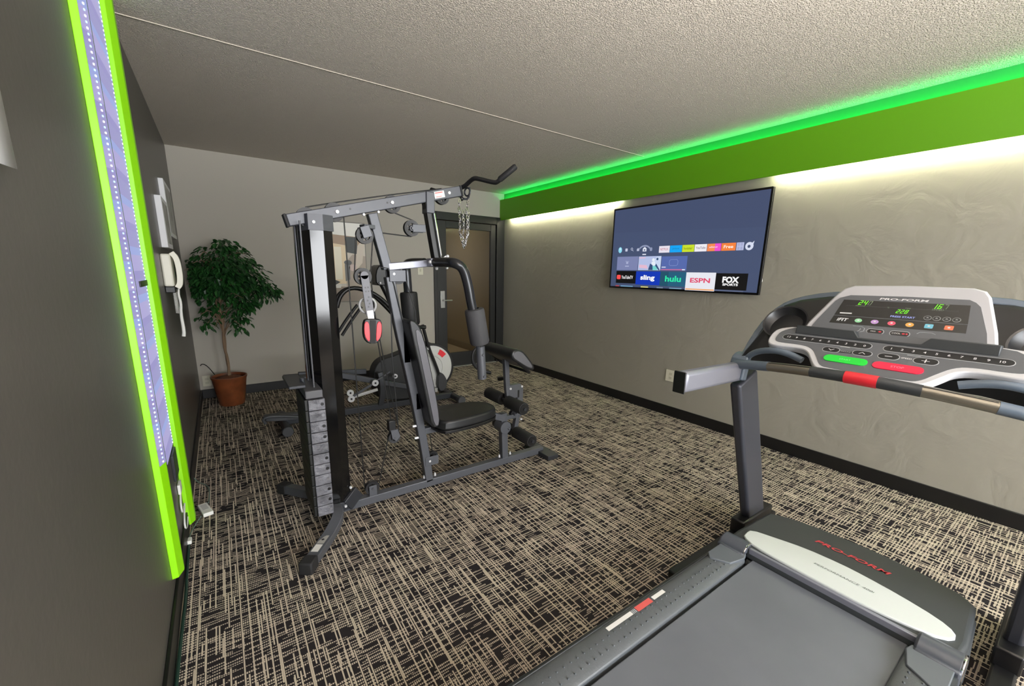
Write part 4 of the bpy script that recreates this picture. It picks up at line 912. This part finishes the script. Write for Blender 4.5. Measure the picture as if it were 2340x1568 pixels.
A_.use(W_).text(FD, -.003, .161, 'PRO-FORM', w=.135, h=.009, n=.0026, shear=.3, bold=.03)
A_.face([(-.176, .085), (-.137, .086), (-.137, .091), (-.176, .090)], FD, .0024)
A_.text(FD, -.160, .058, 'iFIT', w=.034, h=.014, n=.0026, shear=.2, bold=.03)
SEG = {'0': 'abcdef', '1': 'bc', '2': 'abged', '3': 'abgcd', '4': 'fgbc', '5': 'afgcd', '6': 'afgedc', '7': 'abc', '8': 'abcdefg'}
def digits(u, v, s_, h, m):
    A_.use(m); w_ = h * .52; t = h * .13
    for ch_ in s_:
        if ch_ == ' ': u += w_ * .8; continue
        if ch_ in '.:': A_.face([(u, v), (u + t, v), (u + t, v + t), (u, v + t)], FD, .0028); u += w_ * .4; continue
        R = {'a': (0, h - t, w_, h), 'd': (0, 0, w_, t), 'g': (0, h / 2 - t / 2, w_, h / 2 + t / 2), 'f': (0, h / 2, t, h), 'b': (w_ - t, h / 2, w_, h), 'e': (0, 0, t, h / 2), 'c': (w_ - t, 0, w_, h / 2)}
        for k in SEG[ch_]:
            a, b, c, d_ = R[k]; A_.face([(u + a + b * .25, v + b), (u + c + b * .25, v + b), (u + c + d_ * .25, v + d_), (u + a + d_ * .25, v + d_)], FD, .0028)
        u += w_ * 1.4
LG = emis('display_green', '#6fe021', 1.5); LGd = mat('unlit_digit', '#6d7a66', .5)
digits(-.130, .129, '24', .020, LG); digits(-.101, .129, '0', .020, LGd); digits(.080, .131, '16', .019, LG); digits(.108, .131, '7', .019, LGd); digits(-.010, .103, '228', .016, LG)
A_.use(emis('display_blue', '#a9b2f4', 1.0)).text(FD, .014, .0885, 'PRESS START', w=.068, h=.0075, n=.0026, bold=.02)
A_.use(LGd).text(FD, -.120, .1245, 'INCLINE', w=.03, n=.0026); A_.text(FD, .098, .1275, 'SPEED', w=.03, n=.0026); A_.text(FD, -.035, .1245, '%', w=.006, n=.0026); A_.text(FD, .02, .1255, 'TIME', w=.016, n=.0026)
for u in (.080, .103, .128, .152): A_.use(mat('dim_key_ring', '#9b9e9f', .4)).prism(disc(u, .0925, .0105, 20, .009), FD, .0018, .0024); A_.use(M_btn).face(disc(u, .0925, .0088, 20, .0074), FD, .0030); A_.use(mat('dim_key_ring', '#9b9e9f')).face([(u - .004, .091), (u + .004, .091), (u, .096)], FD, .0034)
for u, c in ((-.108, '#9fe0b0'), (-.058, '#c9a0dc'), (-.009, '#e8607a'), (.041, '#f0b45c'), (.091, '#7cc8e0'), (.141, '#f0805c')):
    m_ = mat('key_' + c[1:], c, .4)
    if u < .08: A_.use(m_).face(disc(u, .059, .0115, 20, .009), FD, .0026)
    else: A_.use(m_).face(rrect(u - .011, .051, u + .011, .068, .003), FD, .0026)
    A_.use(W_).face(disc(u, .06, .0035, 10, .003), FD, .0030)
pill(-.072, .008, -.020, .030, FD); pill(-.005, .008, .052, .031, FD)
A_.use(W_).text(FD, -.052, .019, 'FAN', w=.014, n=.003); A_.text(FD, .014, .0195, 'COOL', w=.024, n=.003)
RD = mat('small_red_print', '#d8404c', .5); A_.use(RD).face(disc(-.032, .019, .0045, 12, .003), FD, .003); A_.face(disc(.034, .0195, .0045, 12, .003), FD, .003); A_.face(disc(.043, .0195, .003, 12, .003), FD, .003)
A_.use(M_line).add(*(lambda m: (m.v, m.f))(MB().tube([FD(u, v, .002) for u, v in ((-.118, .034), (-.09, .034), (-.080, .028), (-.080, .016), (-.09, .01))], .001, 4))); A_.add(*(lambda m: (m.v, m.f))(MB().tube([FD(u, v, .002) for u, v in ((.068, .026), (.075, .033), (.105, .034), (.115, .029))], .001, 4)))
A_.add(*(lambda m: (m.v, m.f))(MB().tube([FD(u, v, .002) for u, v in ((-.098, .012), (-.092, .020), (-.092, .026))], .001, 4)))
A_.build('display_screen', None, dp, flat=True)
# motor hood, silver band
mb = MB(); hood = [(1.79, -.385), (1.90, -.392), (2.17, -.377), (2.215, -.335), (2.25, -.20), (2.262, -.02), (2.25, .18), (2.222, .30), (2.185, .367), (1.90, .383), (1.79, .38)]
mb.prism(hood, FT, .05, .150); mb.prism([(1.955 + (u - 1.955) * .985, v * .985) for u, v in hood], FT, .15, .205, .985); T('motor_hood', mb, M_hood, bevel=.014, seg=3)
band = [(1.895, .332), (1.935, .330), (1.965, .24), (1.998, .13), (2.008, 0), (2.002, -.08), (1.985, -.19), (1.955, -.30), (1.92, -.348), (1.875, -.352), (1.835, -.30), (1.81, -.15), (1.808, 0), (1.812, .14), (1.82, .26), (1.85, .325)]
mb = MB(); mb.prism(smoothpoly(band, 1), FT, .195, .214); bd = lab(T('silver_band', mb, mat('pale_silver_band', '#dce0de', .4, .1), bevel=.004), 'pale silver curved band')
mb = MB(); mb.prism([(1.795, -.31), (1.812, -.31), (1.812, .27), (1.795, .27)], FT, .178, .205); mb.build('band_edge', M_uprl, bd, bevel=.003)
FL = Fr((2.10, YT, 0), (0, -1, 0), (1, 0, 0))
mb = MB(); mb.text(FL, 0, .012, 'PRO-FORM', w=.255, h=.026, n=.2068, shear=.35, bold=.02); lab(T('red_lettering', mb, mat('red_lettering', '#d8404a', .5), flat=True), 'bright red lettering')
mb = MB(); mb.text(FL, .01, -.185, 'PERFORMANCE', w=.15, h=.012, n=.2152, shear=.2); mb.text(FL, .112, -.185, '400i', w=.035, h=.012, n=.2152, shear=.2); mb.build('band_lettering', mat('grey_lettering', '#6d7470', .5), bd, flat=True)
# deck, belt, side rails
mb = MB(); mb.box((.32, YT - .37, .07), (1.80, YT + .37, .128)); T('deck_frame', mb, M_black, bevel=.01)
mb = MB(); mb.box((.36, YT - .262, .125), (1.795, YT + .250, .162)); T('running_belt', mb, M_belt, bevel=.004)
for sg in (-1, 1):
    o_ = (.375, .262); sec = [(.262, .128), (.262, .170), (.275, .178), (.352, .180), (.372, .172), (.376, .128)]
    fs_ = Fr((.34, YT, 0), (0, sg, 0), (0, 0, 1)); 
    mb = MB(); mb.prism(sec, lambda u, v, n: V(.34 + n, YT + sg * u, v), 0, 1.415); r_ = T('side_rail', mb, M_rail, bevel=.004)
    mb = MB(); mb.prism([(.370, .10), (.370, .176), (.386, .170), (.386, .10)], lambda u, v, n: V(.33 + n, YT + sg * u, v), 0, 1.43); lab(mb.build('rail_edge_trim', mat('dark_metal_trim', '#3b3f42', .35, .4), r_, bevel=.004), 'dark outer trim')
    mb = MB()
    for i in range(45):
        for j in range(2):
            mb.cyl((.42 + i * .029 + j * .0145, YT + sg * (.292 + j * .035), .178), (.42 + i * .029 + j * .0145, YT + sg * (.292 + j * .035), .1835), .004, .0025, 8)
    tag(mb.build('anti_slip_dots', M_rail, r_), kind='stuff')
    if sg > 0:
        mb = MB(); fz = lambda u, v, n=0: V(u, YT + v, n); mb.use(M_sticker).face([(.97, .338), (1.10, .338), (1.10, .354), (.97, .354)], fz, .1812); mb.use(mat('decal_red', '#d05a56', .5)).face([(1.125, .335), (1.21, .335), (1.21, .357), (1.125, .357)], fz, .1812); mb.use(M_sticker).face([(1.22, .338), (1.29, .338), (1.29, .354), (1.22, .354)], fz, .1812)
        mb.use(M_line)
        for i in range(3): mb.face([(1.103 + i * .007, .338), (1.107 + i * .007, .338), (1.107 + i * .007, .354), (1.103 + i * .007, .354)], fz, .1812)
        lab(mb.build('warning_decal', None, r_, flat=True), 'white and red warning decal')
    # hinge cover and roll pin
    y0, y1 = YT + sg * .275, YT + sg * .39
    mb = MB(); mb.cyl((1.808, y0, .165), (1.808, y1, .165), .052, n=28); mb.box((1.75, min(y0, y1), .12), (1.86, max(y0, y1), .19)); hc = lab(T('hinge_cover', mb, mat('slate_hinge', '#4b4f57', .35), bevel=.008), 'rounded slate hinge cover')
    mb = MB(); mb.torus((1.808, y0 + sg * .003, .165), (0, 1, 0), .049, .004, 28, 8) if sg > 0 else mb.torus((1.808, y1 - sg * .003, .165), (0, 1, 0), .049, .004, 28, 8); mb.build('hinge_ring', M_chrome, hc)
    mb = MB(); mb.prism([(1.775, sg * .27), (1.775, sg * .375), (1.65, sg * .375), (1.62, sg * .35), (1.66, sg * .28), (1.74, sg * .262)], Fr((0, YT, 0), (1, 0, 0), (0, 1, 0)), .17, .186); T('rail_end_cover', mb, mat('slate_cover', '#5b6066', .4), bevel=.003)

# ------------------------------------------------------------------ ficus
px, py = -.015, 4.99
fc = thing('potted_ficus', (px, py, 0), 'dark green ficus tree in a brown copper pot in the corner', 'potted plant')
mb = MB(); mb.lathe([(.105, 0), (.112, .01), (.150, .27), (.158, .285), (.158, .30), (.147, .30), (.140, .27)], (px, py, 0), (0, 0, 1), 40, cap=False); mb.cyl((px, py, 0), (px, py, .01), .105, n=40)
lab(mb.build('pot', M_terra, fc), 'brown copper-coloured pot')
mb = MB(); mb.lathe([(.143, .255), (.10, .285), (.04, .30), (.001, .303)], (px, py, 0), (0, 0, 1), 32, cap=False); mb.build('soil', M_soil, fc)
mb = MB(); mb.tube([(px, py, .28), (px + .01, py, .45), (px - .012, py, .62), (px + .006, py - .01, .8), (px - .005, py, .98), (px + .02, py, 1.15), (px + .05, py, 1.35)], (.014, .008), 10, smooth=2)
mb.tube([(px + .012, py + .01, .28), (px - .006, py + .012, .5), (px + .012, py + .01, .7), (px - .01, py, .9), (px - .03, py, 1.1)], (.011, .006), 8, smooth=2)
LV = MB(); br = []
for i in range(34):
    z = .78 + .75 * rnd.random(); a = rnd.uniform(0, 2 * PI); ln = .34 * (.5 + .5 * rnd.random()) * (1.0 if z > 1.0 else .62)
    p0 = V(px, py, z - .10); p1 = p0 + V(math.cos(a) * ln * .55, math.sin(a) * ln * .45, .10 + rnd.random() * .06); p2 = p1 + V(math.cos(a) * ln * .55, math.sin(a) * ln * .4, -.02 - rnd.random() * .06)
    for q_ in (p1, p2): q_.x = max(q_.x, XL + .03); q_.y = min(q_.y, YB - .04)
    mb.tube([p0, p1, p2], (.006, .002), 6, smooth=1); br += [(p1, .5), (p2, 1)]
mb.build('trunk', M_bark, fc)
def leafq(c, d, s_):
    d = d.normalized(); r = d.cross(V(rnd.uniform(-.3, .3), rnd.uniform(-.3, .3), 1)).normalized(); n_ = r.cross(d)
    w_ = s_ * .26; o = len(LV.v)
    pts = [c, c + d * s_ * .3 + r * w_ + n_ * .004, c + d * s_ * .7 + r * w_ * .8, c + d * s_ - n_ * .01, c + d * s_ * .7 - r * w_ * .8, c + d * s_ * .3 - r * w_ + n_ * .004, c + d * s_ * .5 - n_ * s_ * .06]
    LV.add(pts, [(0, 1, 6), (1, 2, 6), (2, 3, 6), (3, 4, 6), (4, 5, 6), (5, 0, 6)])
def clump(c, n, R, zz=.7):
    for _ in range(n):
        v = V(rnd.gauss(0, 1), rnd.gauss(0, 1), rnd.gauss(0, 1) * zz); v = v.normalized() * (rnd.random() ** .5) * R
        p = c + v
        if p.x < XL + .05: p.x = XL + .05 + rnd.random() * .06
        if p.y > YB - .03: p.y = YB - .03 - rnd.random() * .06
        d = V(v.x, v.y, v.z * .3) + V(rnd.uniform(-.5, .5) * R, rnd.uniform(-.5, .5) * R, -.35 * R - .25 * R * rnd.random())
        if p.x + d.normalized().x * .08 < XL + .035: d.x = abs(d.x)
        if p.y + d.normalized().y * .07 > YB: d.y = -abs(d.y)
        leafq(p, d, rnd.uniform(.045, .08))
for c, n, R in (((.06, 4.98, 1.42), 420, .24), ((-.10, 5.0, 1.33), 320, .17), ((.20, 4.95, 1.28), 360, .22), ((.02, 4.9, 1.20), 340, .22), ((-.14, 5.0, 1.18), 200, .12), ((.36, 4.98, 1.17), 120, .13), ((.46, 5.0, 1.14), 60, .07), ((.16, 4.95, 1.03), 110, .12), ((.22, 4.93, 1.0), 70, .07), ((-.08, 5.02, .98), 50, .12), ((.08, 4.95, .90), 34, .10), ((-.14, 5.0, .85), 26, .10), ((.12, 4.92, .80), 22, .07), ((.09, 5.0, 1.58), 70, .09), ((.16, 5.0, .87), 22, .08)):
    clump(V(*c), n, R)
LV.build('foliage', M_leaf, fc, flat=True)
mb = MB(); mb.tube([(-.135, 5.085, .303), (-.17, 5.15, .36), (-.21, 5.24, .39), (-.24, 5.31, .38), (-.25, 5.335, .36)], .004, 8, smooth=2); tag(mb.build('power_cord', M_cable, origin=(-.15, 5.05, .29)), 'thin black cord curving from the wall to the plant pot', 'cord')

# ------------------------------------------------------------------ picture on the end wall
o = thing('framed_picture', (1.32, YB, 1.0), 'poster of a blurred beige interior with a dark cap figure on the end wall', 'picture')
fw = Fr((1.325, YB - .02, 1.46), (1, 0, 0), (0, 0, 1))
MB().prism([(-.20, -.47), (.20, -.47), (.20, .47), (-.20, .47)], fw, -.02, -.001).build('picture_frame', mat('grey_frame', '#77736c', .5), o, bevel=.002)
A_ = MB()
def pq(P, c, n): A_.use(mat('art_' + c, '#' + c, .55)).face(P, fw, n)
pq([(-.19, -.46), (.19, -.46), (.19, .46), (-.19, .46)], 'dcd2c4', .0005)
pq([(-.19, .32), (.19, .30), (.19, .46), (-.19, .46)], 'faf6ee', .001)
pq([(-.19, .22), (.14, .18), (.14, .30), (-.19, .32)], 'b39a83', .0012)
pq([(-.03, .12), (.10, .10), (.10, .30), (-.03, .30)], '4d5152', .0015)
pq([(-.19, -.25), (-.04, -.25), (-.04, .20), (-.19, .22)], 'f6e0bc', .0014)
pq([(-.17, -.20), (-.09, -.20), (-.09, .18), (-.17, .18)], 'fff6e0', .0016)
pq([(-.05, -.30), (.19, -.30), (.19, .08), (.04, .10), (-.05, .0)], 'b7a89a', .0017)
pq([(.06, -.1), (.15, .0), (.19, .30), (.10, .20)], 'dccfc0', .0019)
pq(disc(-.02, .0, .045, 18, .03), '5f6163', .002); pq([(-.06, -.02), (.0, -.03), (-.005, -.2), (-.06, -.22)], '7b7c7c', .0021)
pq(disc(.04, -.06, .05, 18, .04), 'd9c3bc', .0021); pq([(-.19, -.20), (-.12, -.23), (-.19, -.27)], '3c3c3d', .0022); pq([(-.19, -.46), (.19, -.46), (.19, -.30), (-.19, -.28)], '97897c', .0018)
pq([(-.19, -.30), (-.12, -.30), (-.11, -.26), (-.19, -.24)], 'ece8dc', .002)
A_.build('print', None, o, flat=True)

# ------------------------------------------------------------------ light
def area(name, loc, rot, sx, sy, e, col):
    l = bpy.data.lights.new(name, 'AREA'); l.shape = 'RECTANGLE'; l.size = sx; l.size_y = sy; l.energy = e; l.color = col
    o = bpy.data.objects.new(name, l); COL.objects.link(o); o.location = loc; o.rotation_euler = rot; return o
area('daylight_through_window', (1.6, YF - .015, 1.42), (math.radians(90), 0, 0), 3.4, 1.62, 320, (.97, .985, 1))
area('hall_lamp', (2.6, 6.6, 2.38), (0, 0, 0), .5, .5, 10, (1, .9, .74))
# two unseen uplighters behind the camera, added to brighten the ceiling and room
for x, y, l in ((.10, -.80, 'slim black uplighter added unseen behind the camera near the dark wall as fill light'), (.90, -.38, 'slim black uplighter added unseen behind the camera in mid room as fill light')):
    o = thing('added_uplight', (x, y, 0), l, 'lamp', 'added fill uplighters')
    MB().lathe([(.14, 0), (.14, .015), (.02, .03), (.001, .03)], (x, y, 0), (0, 0, 1), 32, cap=False).build('lamp_base', M_black, o)
    MB().cyl((x, y, .02), (x, y, 1.70), .011).build('lamp_pole', M_black, o)
    MB().lathe([(.02, 1.68), (.13, 1.76), (.16, 1.80), (.155, 1.80), (.12, 1.765), (.02, 1.70)], (x, y, 0), (0, 0, 1), 32, cap=False).build('lamp_bowl', M_whitem, o)
    MB().cyl((x, y, 1.775), (x, y, 1.785), .11, n=32).build('lamp_diffuser', emis('fill_glow', '#fff8f2', 800), o)
wd = bpy.data.worlds.new('w'); SC.world = wd; wd.use_nodes = True
wd.node_tree.nodes['Background'].inputs[0].default_value = (.8, .88, 1, 1); wd.node_tree.nodes['Background'].inputs[1].default_value = 2.0

# ------------------------------------------------------------------ camera
cam = bpy.data.cameras.new('camera'); co = bpy.data.objects.new('camera', cam); COL.objects.link(co)
yaw, pitch, roll = 0.6143635679941224, -0.21369489072303458, 0.018329768111280276
fwd = V(math.sin(yaw) * math.cos(pitch), math.cos(yaw) * math.cos(pitch), math.sin(pitch)); right = V(math.cos(yaw), -math.sin(yaw), 0); up = right.cross(fwd)
r = right * math.cos(roll) + up * math.sin(roll); u = -right * math.sin(roll) + up * math.cos(roll)
co.matrix_world = Matrix(((r.x, u.x, -fwd.x, 0), (r.y, u.y, -fwd.y, 0), (r.z, u.z, -fwd.z, 1.38), (0, 0, 0, 1)))
cam.sensor_width = 36; cam.lens = 940.61 / 2340 * 36; cam.shift_y = (826.8 - 784) / 2340; cam.clip_start = .02
SC.camera = co
SC.view_settings.view_transform = 'Standard'; SC.view_settings.look = 'None'; SC.view_settings.gamma = 1; SC.view_settings.exposure = 0; SC.view_settings.use_curve_mapping = False
SC.cycles.use_denoising = True
SC.cycles.max_bounces = 7; SC.cycles.diffuse_bounces = 5; SC.cycles.sample_clamp_indirect = 6
